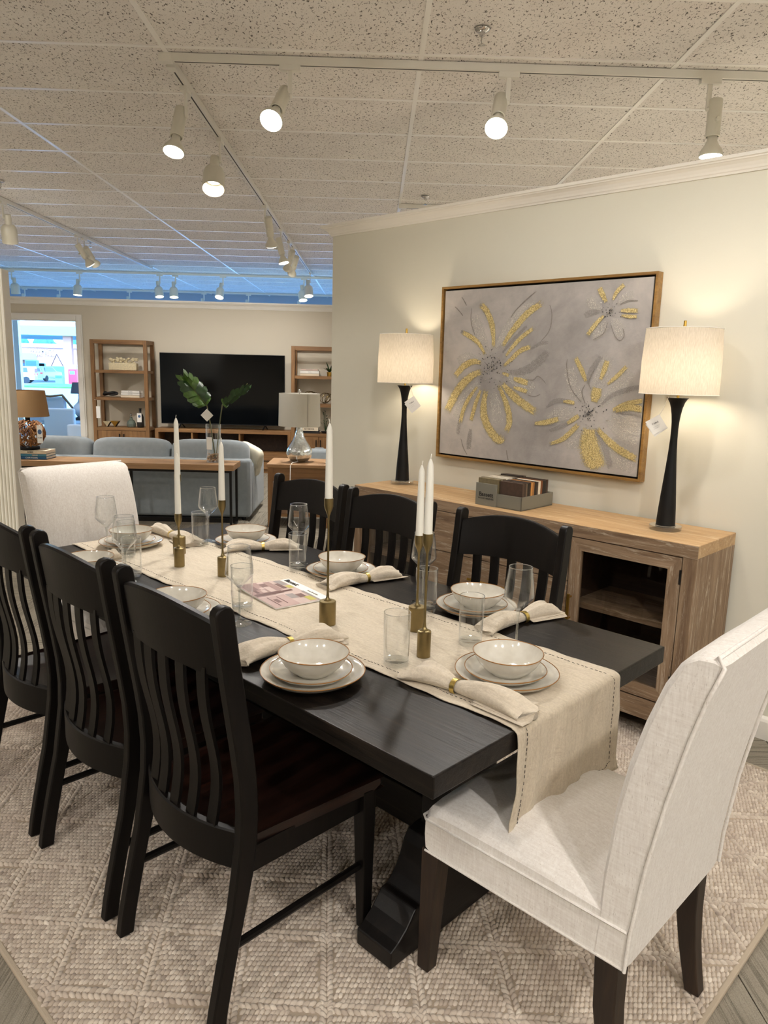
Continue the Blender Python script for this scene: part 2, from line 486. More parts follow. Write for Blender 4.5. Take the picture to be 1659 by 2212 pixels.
def struct(name, mb, mats, parent=None, **kw):
    o = obj(name, mb, mats, parent, **kw)
    if not parent: o['kind'] = 'structure'
    return o
def dup(root, loc=None, rotz=None, label=None, group=None):
    def cp(o, par):
        c = o.copy(); COL.objects.link(c); c.parent = par
        for ch in [k for k in COL.objects if k.parent == o]: cp(ch, c)
        return c
    r = cp(root, root.parent)
    if loc is not None: r.location = loc
    if rotz is not None: r.rotation_euler = (0, 0, rotz)
    if label: r['label'] = label
    if group: r['group'] = group
    return r
def text_mesh(s, size, mat, bold=False, extrude=.0003, align='CENTER'):
    cu = bpy.data.curves.new('lettering', 'FONT'); cu.body = s; cu.size = size; cu.align_x = align; cu.align_y = 'CENTER'
    cu.extrude = extrude; cu.offset = size * .02 if bold else 0
    o = bpy.data.objects.new('lettering', cu); COL.objects.link(o)
    dg = bpy.context.evaluated_depsgraph_get()
    me = bpy.data.meshes.new_from_object(o.evaluated_get(dg))
    bpy.data.objects.remove(o); bpy.data.curves.remove(cu)
    me.materials.clear(); me.materials.append(MAT[mat]); return me

# ================================================================== THE ROOM
CEIL = 3.025
WV = 3.375                     # face of the slanted wall
BY = 11.38                     # face of the living-room partition
FY = 16.25                     # storefront wall

# floor
mb = MB().box(-11, 7, -4, FY, -.12, -.004)
floor = struct('floor', mb, 'carpet')
PL, PW = 1.0, .25
n = int(PL / PW)
plank_me = MB().box(0, PL - .003, 0, PW - .003, -.004, .003).mesh('carpet_plank', 'carpet')
cnt = 0
cand = []
for i in range(-48, 30):
    for j in range(-2, 66):
        k = (i - j) % (2 * n)
        if k == 0: x, y, rz = i * PW, j * PW, 0
        elif k == n: x, y, rz = (i + 1) * PW, (j - n + 1) * PW, PI / 2
        else: continue
        cx, cy = (x + PL / 2, y + PW / 2) if rz == 0 else (x - PW / 2, y + PL / 2)
        u_, v_ = (cy - cx) * S2, (cx + cy) * S2
        if cy < 1.0 or cy > 11 or v_ > WV - .1 and u_ < 3.9: continue
        if .75 < u_ < 3.3 and .75 < v_ < 2.9: continue
        pts = [proj((cx + a, cy + b, 0)) for a in (-.4, 0, .4) for b in (-.4, 0, .4)]
        if not any(-30 < p[0] < 1690 and 900 < p[1] < 2300 for p in pts): continue
        cand.append((math.hypot(cx, cy), x, y, rz))
cand.sort()
for d_, x, y, rz in cand[:295]:
    obj('carpet_plank', plank_me, None, floor, loc=(x, y, 0), rot=(0, 0, rz))

# ceiling: plate, lay-in tiles, tee grid
ceiling = struct('ceiling', MB().box(-11, 7, -4, FY, CEIL + .03, CEIL + .12), 'grid_white')
GX, GY, TX, TY = -2.2542, 3.8507, 1.2192, .6096
tile_me = MB().box(.012, TX - .012, .012, TY - .012, 0, .014).mesh('ceiling_tile', 'ceiling_tile')
cand = []
for i in range(-8, 8):
    for j in range(-13, 21):
        x, y = GX + i * TX, GY + j * TY
        if y + TY > FY: continue
        pts = [proj((x + a * TX, y + b * TY, CEIL)) for a in (0, .5, 1) for b in (0, .5, 1)]
        vis = any(-60 < p[0] < 1720 and -80 < p[1] < 2212 for p in pts)
        cand.append((0 if vis else 1, math.hypot(x, y), x, y))
cand.sort()
mbh = MB()
for k, (hid, d_, x, y) in enumerate(cand):
    if not hid and k < 299: obj('ceiling_tile', tile_me, None, ceiling, loc=(x, y, CEIL + .004))
    else: mbh.box(x + .012, x + TX - .012, y + .012, y + TY - .012, CEIL + .004, CEIL + .018)
o = obj('ceiling_tile_field', mbh, 'ceiling_tile', ceiling); o['kind'] = 'stuff'
mb = MB()
for i in range(-7, 8):
    x = GX + i * TX; mb.box(x - .012, x + .012, -4, FY, CEIL - .001, CEIL + .012)
for j in range(-12, 21):
    y = GY + j * TY; mb.box(-11, 7, y - .012, y + .012, CEIL, CEIL + .011)
obj('tee_grid', mb, 'grid_white', ceiling)

# slanted wall on the right with crown and base mouldings (frame turned 45 degrees)
def slant(name, mb, mats, parent=None, **kw):
    kw.setdefault('rot', (0, 0, Q)); return struct(name, mb, mats, parent, **kw)
U0, U1 = -1.6, 3.79
slant('wall_right', MB().box(WV, WV + .13, U0, U1, 0, 2.45), 'wall_paint')
crown = [(0, 2.400), (-.008, 2.400), (-.011, 2.408), (-.016, 2.411), (-.020, 2.420), (-.030, 2.433), (-.043, 2.442), (-.050, 2.444), (-.052, 2.449), (-.060, 2.451), (-.062, 2.464)]
cr = [(WV + a, b, -a) for a, b in crown] + [(WV + .192, 2.464, .062), (WV + .192, 2.451, .062), (WV + .13, 2.400, 0)]
mb = MB().loft([[(a, U0, b) for a, b, e in cr], [(a, U1 + e, b) for a, b, e in cr]])
slant('trim_1', mb, 'trim_white')
base = [(0, 0), (-.016, 0), (-.016, .085), (-.012, .097), (-.006, .102), (0, .108)]
slant('baseboard_right', MB().prism([(WV + a, b) for a, b in base], U0, U1, axis=1), 'trim_white')

# partition across the living room with a cased opening
OX0, OX1, OZ = -5.46, -4.44, 2.165
mb = MB()
mb.box(-11, OX0, BY, BY + .13, 0, 2.47); mb.box(OX1, 4, BY, BY + .13, 0, 2.47); mb.box(OX0, OX1, BY, BY + .13, OZ, 2.47)
struct('wall_back', mb, 'far_wall_paint')
mb = MB().prism([(BY + a * 1.25, 2.385 + (b - 2.400) * 1.5) for a, b in crown] + [(BY + .13, 2.48), (BY + .13, 2.385)], -11, 4, axis=0)
struct('trim_2', mb, 'trim_white')
mb = MB()
for x0, x1, z0, z1 in ((OX0 - .085, OX0, 0, OZ + .085), (OX1, OX1 + .085, 0, OZ + .085), (OX0, OX1, OZ, OZ + .085)):
    mb.box(x0, x1, BY - .02, BY, z0, z1)
    ox, oz = .018, .018
    mb.box(x0 + (.0 if x0 == OX0 else ox), x1 - (.0 if x1 == OX1 else ox), BY - .03, BY - .02, z0, z1 - (oz if z1 > OZ + .01 else 0))
mb.box(OX0 - .001, OX0 + .015, BY - .005, BY + .135, 0, OZ); mb.box(OX1 - .015, OX1 + .001, BY - .005, BY + .135, 0, OZ); mb.box(OX0, OX1, BY - .005, BY + .135, OZ - .015, OZ)
struct('trim_3', mb, 'trim_white')

# fluted partition at the left
FPX, FPY = -3.165, 6.55
wl = struct('wall_left', MB().box(-5.2, FPX - .004, FPY + .012, FPY + .12, 0, 2.31), 'panel_white')
mb = MB()
pr = []
x = -5.2
while x < FPX - .02:
    pr += [(x, 0), (x + .003, -.010), (x + .014, -.015), (x + .025, -.010), (x + .028, 0)]; x += .030
poly = [(a, FPY + .012 + b) for a, b in pr]
mb.add([(p[0], p[1], 0) for p in poly] + [(p[0], p[1], 2.31) for p in poly], [(k, k + 1, k + 1 + len(poly), k + len(poly)) for k in range(len(poly) - 1)])
obj('fluting', mb, 'panel_white', wl, smooth=50)
obj('edge_strip', MB().box(FPX - .02, FPX, FPY, FPY + .13, 0, 2.315), 'trim_white', wl)

# outer shell: walls out of the picture close the showroom; the storefront lets daylight in
struct('wall_near', MB().box(-11, 7, -4.1, -4, 0, CEIL + .1), 'far_wall_paint')
struct('wall_side_left', MB().box(-11.1, -11, -4, FY, 0, CEIL + .1), 'far_wall_paint')
struct('wall_side_right', MB().box(7, 7.1, -4, FY, 0, CEIL + .1), 'far_wall_paint')
SX0, SX1, SZ0, SZ1 = -10.4, 4.0, .12, 2.72
mb = MB()
mb.box(-11, SX0, FY, FY + .2, 0, CEIL + .1); mb.box(SX1, 7, FY, FY + .2, 0, CEIL + .1)
mb.box(SX0, SX1, FY, FY + .2, SZ1, CEIL + .1); mb.box(SX0, SX1, FY, FY + .2, 0, SZ0)
struct('wall_far', mb, 'blue_grey_paint')
win = struct('window_1', MB().box(SX0, SX1, FY + .02, FY + .14, SZ0, SZ0 + .05).box(SX0, SX1, FY + .02, FY + .14, SZ1 - .06, SZ1), 'trim_white')
mul = [SX0 + .04, -9.0, -7.70, -5.2, -3.6, -2.0, -.4, 1.2, 2.8, SX1 - .04]
for i, x in enumerate(mul):
    w = .11 if abs(x + 7.70) < .01 else .035
    obj('mullion', MB().box(x - w, x + w, FY + .02, FY + .14, SZ0 + .05, SZ1 - .06), 'trim_white', win)
for a, b in zip(mul[:-1], mul[1:]):
    obj('pane', MB().add([(a, FY + .08, SZ0 + .05), (b, FY + .08, SZ0 + .05), (b, FY + .08, SZ1 - .06), (a, FY + .08, SZ1 - .06)], [(0, 1, 2, 3)]), 'window_glass', win)
pd = bpy.data.lights.new('daylight_portal', 'AREA'); pd.shape = 'RECTANGLE'; pd.size = SX1 - SX0; pd.size_y = SZ1 - SZ0; pd.cycles.is_portal = True
po = bpy.data.objects.new('daylight_portal', pd); COL.objects.link(po)
po.location = ((SX0 + SX1) / 2, FY + .18, (SZ0 + SZ1) / 2); po.rotation_euler = (-PI / 2, 0, 0)

# ================================================================== TRACK LIGHTING
def track(label, p0, p1, name='light_track'):
    p0, p1 = Vector(p0), Vector(p1); d = p1 - p0; L = d.length; a = math.atan2(d.y, d.x)
    t = thing(name, label, 'light track', p0, a, 'ceiling light tracks')
    zb = CEIL - .034
    o = obj('rail', MB().box(0, L, -.018, .018, zb, CEIL + .001), 'track_white', t)
    obj('contact_slot', MB().box(.06, L - .06, -.004, .004, zb - .0006, zb), 'track_dark', t)
    obj('end_cap', MB().box(-.012, .05, -.021, .021, zb - .004, CEIL + .001), 'track_white', t)
    return t
T1Y, T2X, T3X, T4Y, T5Y = 3.93, -1.035, -3.47, 12.66, 15.62
track('white light track crossing above the table towards the slanted wall', (-1.06, T1Y, 0), (4.6, T1Y, 0))
track('long white light track running from the table to the sofa side', (T2X, 4.0, 0), (T2X, 12.3, 0))
track('white light track ending above the sofa, beyond the fluted panel', (T3X, 3.2, 0), (T3X, 11.95, 0))
track('white light track behind the partition, above the cased opening', (-9, T4Y, 0), (2.5, T4Y, 0))
track('white light track beside the blue storefront wall', (-9.5, T5Y, 0), (2.5, T5Y, 0))
track('added unseen white light track over the entrance side of the rug', (-2.6, -.2, 0), (3.2, -.2, 0))  # unseen track, added to carry the heads behind the viewer

head_me = {}
def head_meshes():
    m = head_me
    m['adapter'] = MB().box(-.05, .05, -.017, .017, -.024, 0).mesh('adapter', 'track_white')
    mb = MB(); mb.box(-.011, .011, -.006, .006, -.135, -.02); mb.sphere((0, 0, -.135), .012, seg=10, rings=6)
    m['stem'] = mb.mesh('stem', 'track_white', 40)
    off = .035
    mb = MB().lathe([(0, .045), (.032, .045), (.034, .042), (.034, -.125), (.031, -.127), (.029, -.127), (.029, -.115), (0, -.115)], 24, (off, 0, 0), caps=False)
    mb.lathe([(0, 0), (.010, 0), (.010, .012), (0, .012)], 10, (off, 0, 0), caps=False)
    mb.box(0, .012, -.006, .006, -.010, .010)
    m['barrel'] = mb.mesh('barrel', 'lamp_enamel', 40)
    mb = MB(); st = len(mb.v); mb.lathe([(0, 0), (.011, 0), (.011, .016), (.008, .020), (0, .020)], 12, caps=False)
    mb.xform(Matrix.Translation((off, -.033, -.055)) @ Matrix.Rotation(PI / 2, 4, 'X'))
    m['knob'] = mb.mesh('knob', 'lamp_enamel', 40)
    m['bulb'] = MB().lathe([(0, -.118), (.022, -.118), (.024, -.145), (.034, -.165), (.050, -.188), (.056, -.205), (.056, -.214), (.053, -.217)], 28, (off, 0, 0), caps=False).mesh('bulb', 'lamp_enamel', 40)
    m['lens'] = MB().lathe([(.0535, -.216), (.045, -.221), (.028, -.225), (0, -.227)], 28, (off, 0, 0), caps=False).mesh('lens', 'bulb_glow', 60)
    m['hbarrel'] = MB().lathe([(0, .03), (.028, .03), (.030, .027), (.030, -.06), (0, -.06)], 24, (off, 0, 0), caps=False).box(0, .012, -.006, .006, -.010, .010).mesh('barrel', 'lamp_enamel', 40)
    m['hood'] = MB().lathe([(.028, -.055), (.045, -.062), (.062, -.080), (.069, -.105), (.070, -.225), (.068, -.225), (.067, -.108), (.058, -.084), (.03, -.064)], 28, (off, 0, 0), caps=False).mesh('hood', 'lamp_enamel', 40)
    m['hlens'] = MB().lathe([(.052, -.140), (.04, -.146), (.02, -.150), (0, -.151)], 28, (off, 0, 0), caps=False).mesh('lens', 'bulb_glow', 60)
    m['hbulb'] = MB().lathe([(.02, -.06), (.028, -.09), (.048, -.125), (.053, -.139), (.052, -.141)], 28, (off, 0, 0), caps=False).mesh('bulb', 'lamp_enamel', 40)
head_meshes()
spot_data = {}
def head(p, aim, label, kind='open', along=0, power=1.0, spin=0, blend=1.0, angle=112):
    """a track head on the ceiling at p=(x,y) whose lamp points at aim"""
    t = thing('track_light', label, 'track light', (p[0], p[1], CEIL - .034), along, 'track light heads')
    for k in ('adapter', 'stem'): obj(k, head_me[k], None, t)
    piv = Vector((0, 0, -.135))
    d = (Vector(aim) - Vector((p[0], p[1], CEIL - .034 - .135))).normalized()
    d = Matrix.Rotation(-along, 3, 'Z') @ d
    z = -d; x = Vector((0, 0, 1)).cross(z)
    if x.length < .05: x = Vector((1, 0, 0))
    x.normalize(); y = z.cross(x)
    M = Matrix((x, y, z)).transposed().to_4x4() @ Matrix.Rotation(spin, 4, 'Z')
    e = M.to_euler()
    if kind == 'open': parts = [('barrel', None), ('knob', 'barrel'), ('bulb', None), ('lens', 'bulb')]
    else: parts = [('hbarrel', None), ('hood', None), ('hbulb', None), ('hlens', 'hbulb')]
    made = {}
    for k, par in parts:
        o = obj({'hbarrel': 'barrel', 'hbulb': 'bulb', 'hlens': 'lens'}.get(k, k), head_me[k], None, made.get(par, t))
        if par is None: o.location = piv; o.rotation_euler = e
        made[k] = o
    key = (round(power, 2), angle)
    if key not in spot_data:
        ld = bpy.data.lights.new('track_lamp_light', 'SPOT'); ld.energy = SPOT_W * power * 10; ld.color = WARM
        ld.spot_size = math.radians(angle); ld.spot_blend = blend; ld.shadow_soft_size = .045; spot_data[key] = ld
    lo = bpy.data.objects.new('track_lamp_light', spot_data[key]); COL.objects.link(lo); lo.parent = t
    off = M @ Vector((.035, 0, -.236)); lo.location = piv + off; lo.rotation_euler = e
    return t
# above the table
head((-.445, T1Y), (-1.0, 1.9, .7), 'bare-bulb track light over the console end of the table', power=.48)
head((.615, T1Y), (.15, 2.0, .75), 'bare-bulb track light in front of the slanted wall, facing the table', power=.52)
head((1.60, T1Y), (1.5, 3.86, 0), 'bare-bulb track light hanging on the far side of the slanted wall', along=0)
head((T2X, 4.28), (-1.25, 3.3, .5), 'bare-bulb track light nearest the corner where two tracks meet', along=PI / 2, power=.45)
head((T2X, 5.16), (-.9, 3.9, .7), 'hooded track light with open can, next to the track corner', 'hood', along=PI / 2, power=.45)
head((T2X, 7.15), (-.9, 8.0, .8), 'bare-bulb track light over the sofa, first of four in a row', along=PI / 2)
head((T2X, 8.3), (-.5, 8.1, .7), 'bare-bulb track light over the sofa, second of four in a row', along=PI / 2)
head((T2X, 9.05), (-1.8, 10.6, 1.0), 'bare-bulb track light over the sofa, third of four in a row', along=PI / 2, power=.6)
head((T2X, 9.5), (-1.7, 10.9, 1.2), 'bare-bulb track light over the sofa, last of four in a row', along=PI / 2, power=.35)
head((T3X, 7.1), (-3.2, 6.2, .6), 'bare-bulb track light above the wicker lamp', along=PI / 2)
head((T3X, 7.3), (-3.7, 8.0, .8), 'hooded track light above the wicker lamp', 'hood', along=PI / 2)
head((T3X, 9.05), (-2.6, 10.0, 1.0), 'bare-bulb track light of the pair above the coffee area', along=PI / 2, power=.6)
head((T3X, 9.25), (-3.0, 11.2, 1.2), 'bare-bulb track light of the pair, nearer the partition', along=PI / 2, power=.35)
head((-5.95, T4Y), (-6.0, 13.0, 1.0), 'hooded track light over the fluted-panel side of the cased opening', 'hood', power=.2)
head((-4.85, T4Y), (-4.9, 12.4, .8), 'hooded track light above the cased opening', 'hood', power=.2)
head((-3.55, T4Y), (-3.2, 12.2, .6), 'hooded track light above the bookcase beside the cased opening', 'hood', power=.2)
head((-3.30, T4Y + .02), (-3.1, 12.1, .6), 'hooded track light turned to the lounge above the television', 'hood', power=.2)
head((-2.52, T4Y), (-2.7, 11.6, .6), 'hooded track light over the middle of the television', 'hood', power=.2)
head((T2X, 11.9), (-.8, 11.2, .6), 'hooded track light at the partition end of the long track', 'hood', along=PI / 2, power=.3)
head((-1.2, T4Y), (-.9, 11.9, .4), 'hooded track light just behind the end of the long track', 'hood', power=.2)
for i, x in enumerate((-7.1, -6.4, -5.0, -3.5, -2.6, -1.55)):
    head((x, T5Y), (x, 15.2, 0.), 'small track light beside the blue storefront wall', 'hood', power=.04)
# near side of the rug, above and behind the viewer: unseen heads, mostly added fill
head((-1.9, -.2), (-.9, 2.0, .5), 'added unseen bare-bulb track light over the entrance side of the rug, above the carpet corner', power=.5)
head((-.7, -.2), (.1, 1.9, .6), 'added unseen bare-bulb track light over the entrance side of the rug, facing the table', power=.25)
head((1.0, -.2), (1.15, 1.6, .5), 'bare-bulb track light over the entrance side of the rug, facing the draped host chair', power=.7)
head((2.4, -.2), (1.5, 2.6, .9), 'added unseen bare-bulb track light over the entrance side of the rug, facing the slanted wall', power=.6)

head((T3X, 4.4), (-3.7, 6.5, 1.3), 'added unseen bare-bulb track light aimed at the fluted panel', along=PI / 2, power=.6)  # head added out of view to brighten the panel
track('added unseen white light track in front of the painting wall, over the table', (-1.5, 2.2, 0), (3.4, 2.2, 0))  # unseen track and heads, added to brighten the painting wall
for x, a in ((.1, (.55, 4.2, 1.3)), (1.0, (1.45, 3.3, 1.5)), (1.9, (2.0, 2.75, 1.3)), (2.8, (2.6, 2.15, 1.2))):
    head((x, 2.2), a, 'added unseen bare-bulb track light washing the painting wall', power=.28 if x < .5 else .20)
# tracks and wide heads out of the picture, added to raise ambient light
track('added unseen white light track over the carpet aisle beyond the fluted panel', (-6.4, -2, 0), (-6.4, 10, 0))
track('added unseen white light track on the hidden side of the slanted wall', (4.2, .5, 0), (4.2, 10.5, 0))
track('added unseen white light track across the entrance side of the showroom', (-8, -2.4, 0), (5.5, -2.4, 0))
for i, y in enumerate((.5, 3.0, 5.5, 8.5)):
    head((-6.4, y), (-6.2, y + .2, 0), 'added unseen bare-bulb track light over the carpet aisle beyond the fluted panel', along=PI / 2, power=4.6, angle=150)
for i, y in enumerate((2.5, 5.0, 7.5, 9.8)):
    head((4.2, y), (4.0, y, 0), 'added unseen bare-bulb track light on the hidden side of the slanted wall', along=PI / 2, power=6.0, angle=150)
for i, x in enumerate((-5, -2, 1, 4)):
    head((x, -2.4), (x, -2.2, 0), 'added unseen bare-bulb track light across the entrance side of the showroom', power=3.0, angle=150)

# fire sprinklers
def sprinkler(x, y, label):
    t = thing('sprinkler', label, 'sprinkler', (x, y, CEIL), 0, 'ceiling sprinklers')
    obj('escutcheon', MB().lathe([(0, .002), (.032, .002), (.034, -.004), (.026, -.012), (.012, -.016), (.012, -.03), (0, -.03)], 24, caps=False), 'chrome', t, smooth=40)
    mb = MB(); 
    for s in (-1, 1): mb.tube([(0, s * .010, -.028), (0, s * .015, -.042), (0, s * .004, -.058)], .0028, 6)
    mb.lathe([(0, -.056), (.004, -.056), (.004, -.066), (0, -.066)], 10, caps=False)
    obj('yoke', mb, 'chrome', t, smooth=40)
    obj('deflector', MB().lathe([(0, -.064), (.015, -.064), (.016, -.067), (0, -.068)], 18, caps=False), 'chrome', t, smooth=40)
p = px_z(1042, 62, CEIL); sprinkler(p.x, p.y, 'chrome fire sprinkler in the ceiling in front of the table light track')
p = px_z(919, 424, CEIL); sprinkler(p.x, p.y, 'small fire sprinkler just over the crown moulding of the slanted wall')
p = px_z(0, 390, CEIL); sprinkler(p.x, p.y, 'fire sprinkler beside the track above the fluted panel')
p = px_z(195, 522, CEIL); sprinkler(p.x, p.y, 'small fire sprinkler next to the pair of lights above the coffee area')
p = px_z(864, 441, CEIL)
track('short piece of light track behind the slanted wall', (p.x, p.y, 0), (p.x + 2.2, p.y, 0))

# ================================================================== DINING GROUP
TU0, TU1, TV0, TV1, TZ = .862, 3.215, 1.053, 2.122, .765
TUC, TVC = (TU0 + TU1) / 2, (TV0 + TV1) / 2

# ---- rug: slab, binding and tens of thousands of wool stitches with braided diamonds
RU0, RU1, RV0, RV1 = .50, 3.60, .553, 3.07
rug = thing('woven_rug', 'chunky cream wool rug with braided diamond pattern under the dining table', 'rug', UV((RU0 + RU1) / 2, (RV0 + RV1) / 2), Q)
hu, hv = (RU1 - RU0) / 2, (RV1 - RV0) / 2
obj('backing', MB().box(-hv + .008, hv - .008, -hu + .008, hu - .008, .003, .0125), 'rug_base', rug)
mb = MB()
for a in (-1, 1):
    mb.box(a * hv - .008, a * hv + .008, -hu - .008, hu + .008, .003, .017)
    mb.box(-hv - .008, hv + .008, a * hu - .008, a * hu + .008, .003, .017)
obj('binding', mb, 'rug_binding', rug, bevel=.004)
def stitches():
    rs = np.random.RandomState(3)
    c0, s0 = math.cos(-Q), math.sin(-Q)
    cu_, cv_ = (RU0 + RU1) / 2, (RV0 + RV1) / 2
    # field stitches lie on rows along the room's x and y directions; rug-local x = v, y = u
    px, py = .0122, .0168
    R = 2.2
    gx, gy = np.meshgrid(np.arange(-R, R, px), np.arange(-R, R, py))
    gx = gx + (np.arange(gx.shape[0]) % 2)[:, None] * px * .5
    X = gx.ravel(); Y = gy.ravel()
    X = X + rs.normal(0, .0007, X.shape); Y = Y + rs.normal(0, .0008, Y.shape)
    lx = X * c0 - Y * s0; ly = X * s0 + Y * c0              # to rug-local
    ok = (abs(lx) < hv - .006) & (abs(ly) < hu - .006)
    X, Y, lx, ly = X[ok], Y[ok], lx[ok], ly[ok]
    # diamond lines
    du, dv = .1745, .155
    a = (ly + cu_ - 1.17) / du + (lx + cv_ - 1.05) / dv; b = (ly + cu_ - 1.17) / du - (lx + cv_ - 1.05) / dv
    da = abs((a + 1) % 2 - 1); db = abs((b + 1) % 2 - 1)
    per = 1 / math.hypot(1 / du, 1 / dv)
    keep = (da * per > .020) & (db * per > .020)
    lx, ly = lx[keep], ly[keep]
    n = len(lx)
    ang = np.full(n, Q) - .5 + rs.normal(0, .1, n)        # lean of each stitch
    L = np.full(n, .0118) * rs.uniform(.9, 1.1, n); Wd = np.full(n, .0064) * rs.uniform(.9, 1.1, n); H = np.full(n, .0062) * rs.uniform(.85, 1.2, n)
    z0 = np.full(n, .0115)
    P = [lx]; Pq = [ly]; A = [ang]; LL = [L]; WW = [Wd]; HH = [H]; ZZ = [z0]
    # braids: two rows leaning into each other along every diamond line
    for fam in (0, 1):
        dirv = np.array([dv, du]) if fam == 1 else np.array([dv, -du])
        dl = np.linalg.norm(dirv); dirv = dirv / dl
        nrm = np.array([-dirv[1], dirv[0]])
        base_dir = math.atan2(dirv[1], dirv[0])
        for k in range(-30, 30):
            # a point on the line
            if fam == 0: pu, pv = 1.17 + 2 * k * du, 1.05
            else: pu, pv = 1.17 + 2 * k * du, 1.05
            c = np.array([pv - cv_, pu - cu_])
            tt = np.arange(-4, 4, .0158)
            for side in (-1, 1):
                p = c[None] + tt[:, None] * dirv[None] + side * .0090 * nrm[None] + rs.normal(0, .0006, (len(tt), 2))
                ok = (abs(p[:, 0]) < hv - .006) & (abs(p[:, 1]) < hu - .006)
                p = p[ok]; m = len(p)
                if not m: continue
                P.append(p[:, 0]); Pq.append(p[:, 1]); A.append(np.full(m, base_dir) + side * .62 + rs.normal(0, .08, m))
                LL.append(np.full(m, .0138)); WW.append(np.full(m, .0076)); HH.append(np.full(m, .0090)); ZZ.append(np.full(m, .0115))
    lx, ly, ang, L, Wd, H, z0 = [np.concatenate(q) for q in (P, Pq, A, LL, WW, HH, ZZ)]
    n = len(lx)
    # template: half ellipsoid, top + two rings of six
    tv = [(0, 0, 1.0)]
    for r_, z_ in ((.72, .66), (1.0, .0)):
        for k in range(6): tv.append((r_ * math.cos(k * PI / 3), r_ * math.sin(k * PI / 3), z_))
    tv = np.array(tv); tf = [(0, 1 + k, 1 + (k + 1) % 6) for k in range(6)]
    tq = [(1 + k, 7 + k, 7 + (k + 1) % 6, 1 + (k + 1) % 6) for k in range(6)]
    ca, sa = np.cos(ang), np.sin(ang)
    ex = tv[None, :, 0] * L[:, None]; ey = tv[None, :, 1] * Wd[:, None]
    vx = lx[:, None] + ex * ca[:, None] - ey * sa[:, None]; vy = ly[:, None] + ex * sa[:, None] + ey * ca[:, None]
    vz = z0[:, None] + tv[None, :, 2] * H[:, None]
    V = np.stack([vx, vy, vz], -1).reshape(-1, 3)
    nv = len(tv); offs = (np.arange(n) * nv)[:, None, None]
    T = (np.array(tf)[None] + offs).reshape(-1); Qd = (np.array(tq)[None] + offs).reshape(-1)
    me = bpy.data.meshes.new('wool_stitches')
    me.vertices.add(len(V)); me.vertices.foreach_set('co', V.ravel())
    nl = len(T) + len(Qd); nt, nq = len(T) // 3, len(Qd) // 4
    me.loops.add(nl); me.loops.foreach_set('vertex_index', np.concatenate([T, Qd]))
    me.polygons.add(nt + nq)
    me.polygons.foreach_set('loop_start', np.concatenate([np.arange(nt) * 3, nt * 3 + np.arange(nq) * 4]))
    me.polygons.foreach_set('use_smooth', np.ones(nt + nq, dtype=bool))
    me.update(calc_edges=True)
    tone = np.clip(rs.normal(.5, .2, n), 0, 1)
    at = me.attributes.new('tone', 'FLOAT', 'POINT'); at.data.foreach_set('value', np.repeat(tone, nv))
    me.materials.append(MAT['wool'])
    o = obj('wool_stitches', me, None, rug); o['kind'] = 'stuff'
stitches()
RUGZ = .0195

# ---- trestle table (local x = v, y = u about the table centre)
tab = thing('dining_table', 'long black-brown wooden trestle dining table laid with a linen runner', 'table', UV(TUC, TVC), Q)
hx, hy = (TV1 - TV0) / 2, (TU1 - TU0) / 2
obj('tabletop', MB().box(-hx, hx, -hy, hy, TZ - .052, TZ), 'table_wood', tab, bevel=.004, seg=3)
def arc(cx, cz, r, a0, a1, k=8): return [(cx + r * math.cos(a0 + (a1 - a0) * i / k), cz + r * math.sin(a0 + (a1 - a0) * i / k)) for i in range(k + 1)]
for yc in (1.20 - TUC, 2.76 - TUC):
    half = [(.345, RUGZ), (.345, RUGZ + .048), (.318, RUGZ + .062), (.285, RUGZ + .088), (.262, RUGZ + .118), (.252, RUGZ + .128), (.232, RUGZ + .130), (.205, RUGZ + .155), (.182, RUGZ + .195), (.168, RUGZ + .235), (.15, RUGZ + .262), (.12, RUGZ + .27)]
    foot = [(-a, b) for a, b in half] + [(a, b) for a, b in reversed(half)]
    under = [(.21, RUGZ), (.19, RUGZ + .03), (.13, RUGZ + .05), (-.13, RUGZ + .05), (-.19, RUGZ + .03), (-.21, RUGZ)]
    obj('trestle_foot', MB().prism(foot[::-1] + [], yc - .065, yc + .065, axis=1), 'table_wood_x', tab, bevel=.004)
    obj('trestle_column', MB().box(-.11, .11, yc - .05, yc + .05, RUGZ + .26, TZ - .15), 'table_wood_x', tab, bevel=.004)
    arm = [(-.33, TZ - .053), (-.33, TZ - .085), (-.27, TZ - .10), (-.2, TZ - .14), (-.15, TZ - .19), (.15, TZ - .19), (.2, TZ - .14), (.27, TZ - .10), (.33, TZ - .085), (.33, TZ - .053)]
    obj('trestle_arm', MB().prism(arm, yc - .055, yc + .055, axis=1), 'table_wood_x', tab, bevel=.004)
obj('stretcher', MB().box(-.04, .04, 1.20 - TUC, 2.76 - TUC, .19, .31), 'table_wood', tab, bevel=.004)
obj('apron', MB().box(-.36, -.33, 1.14 - TUC, 2.82 - TUC, TZ - .10, TZ - .051).box(.33, .36, 1.14 - TUC, 2.82 - TUC, TZ - .10, TZ - .051), 'table_wood', tab)

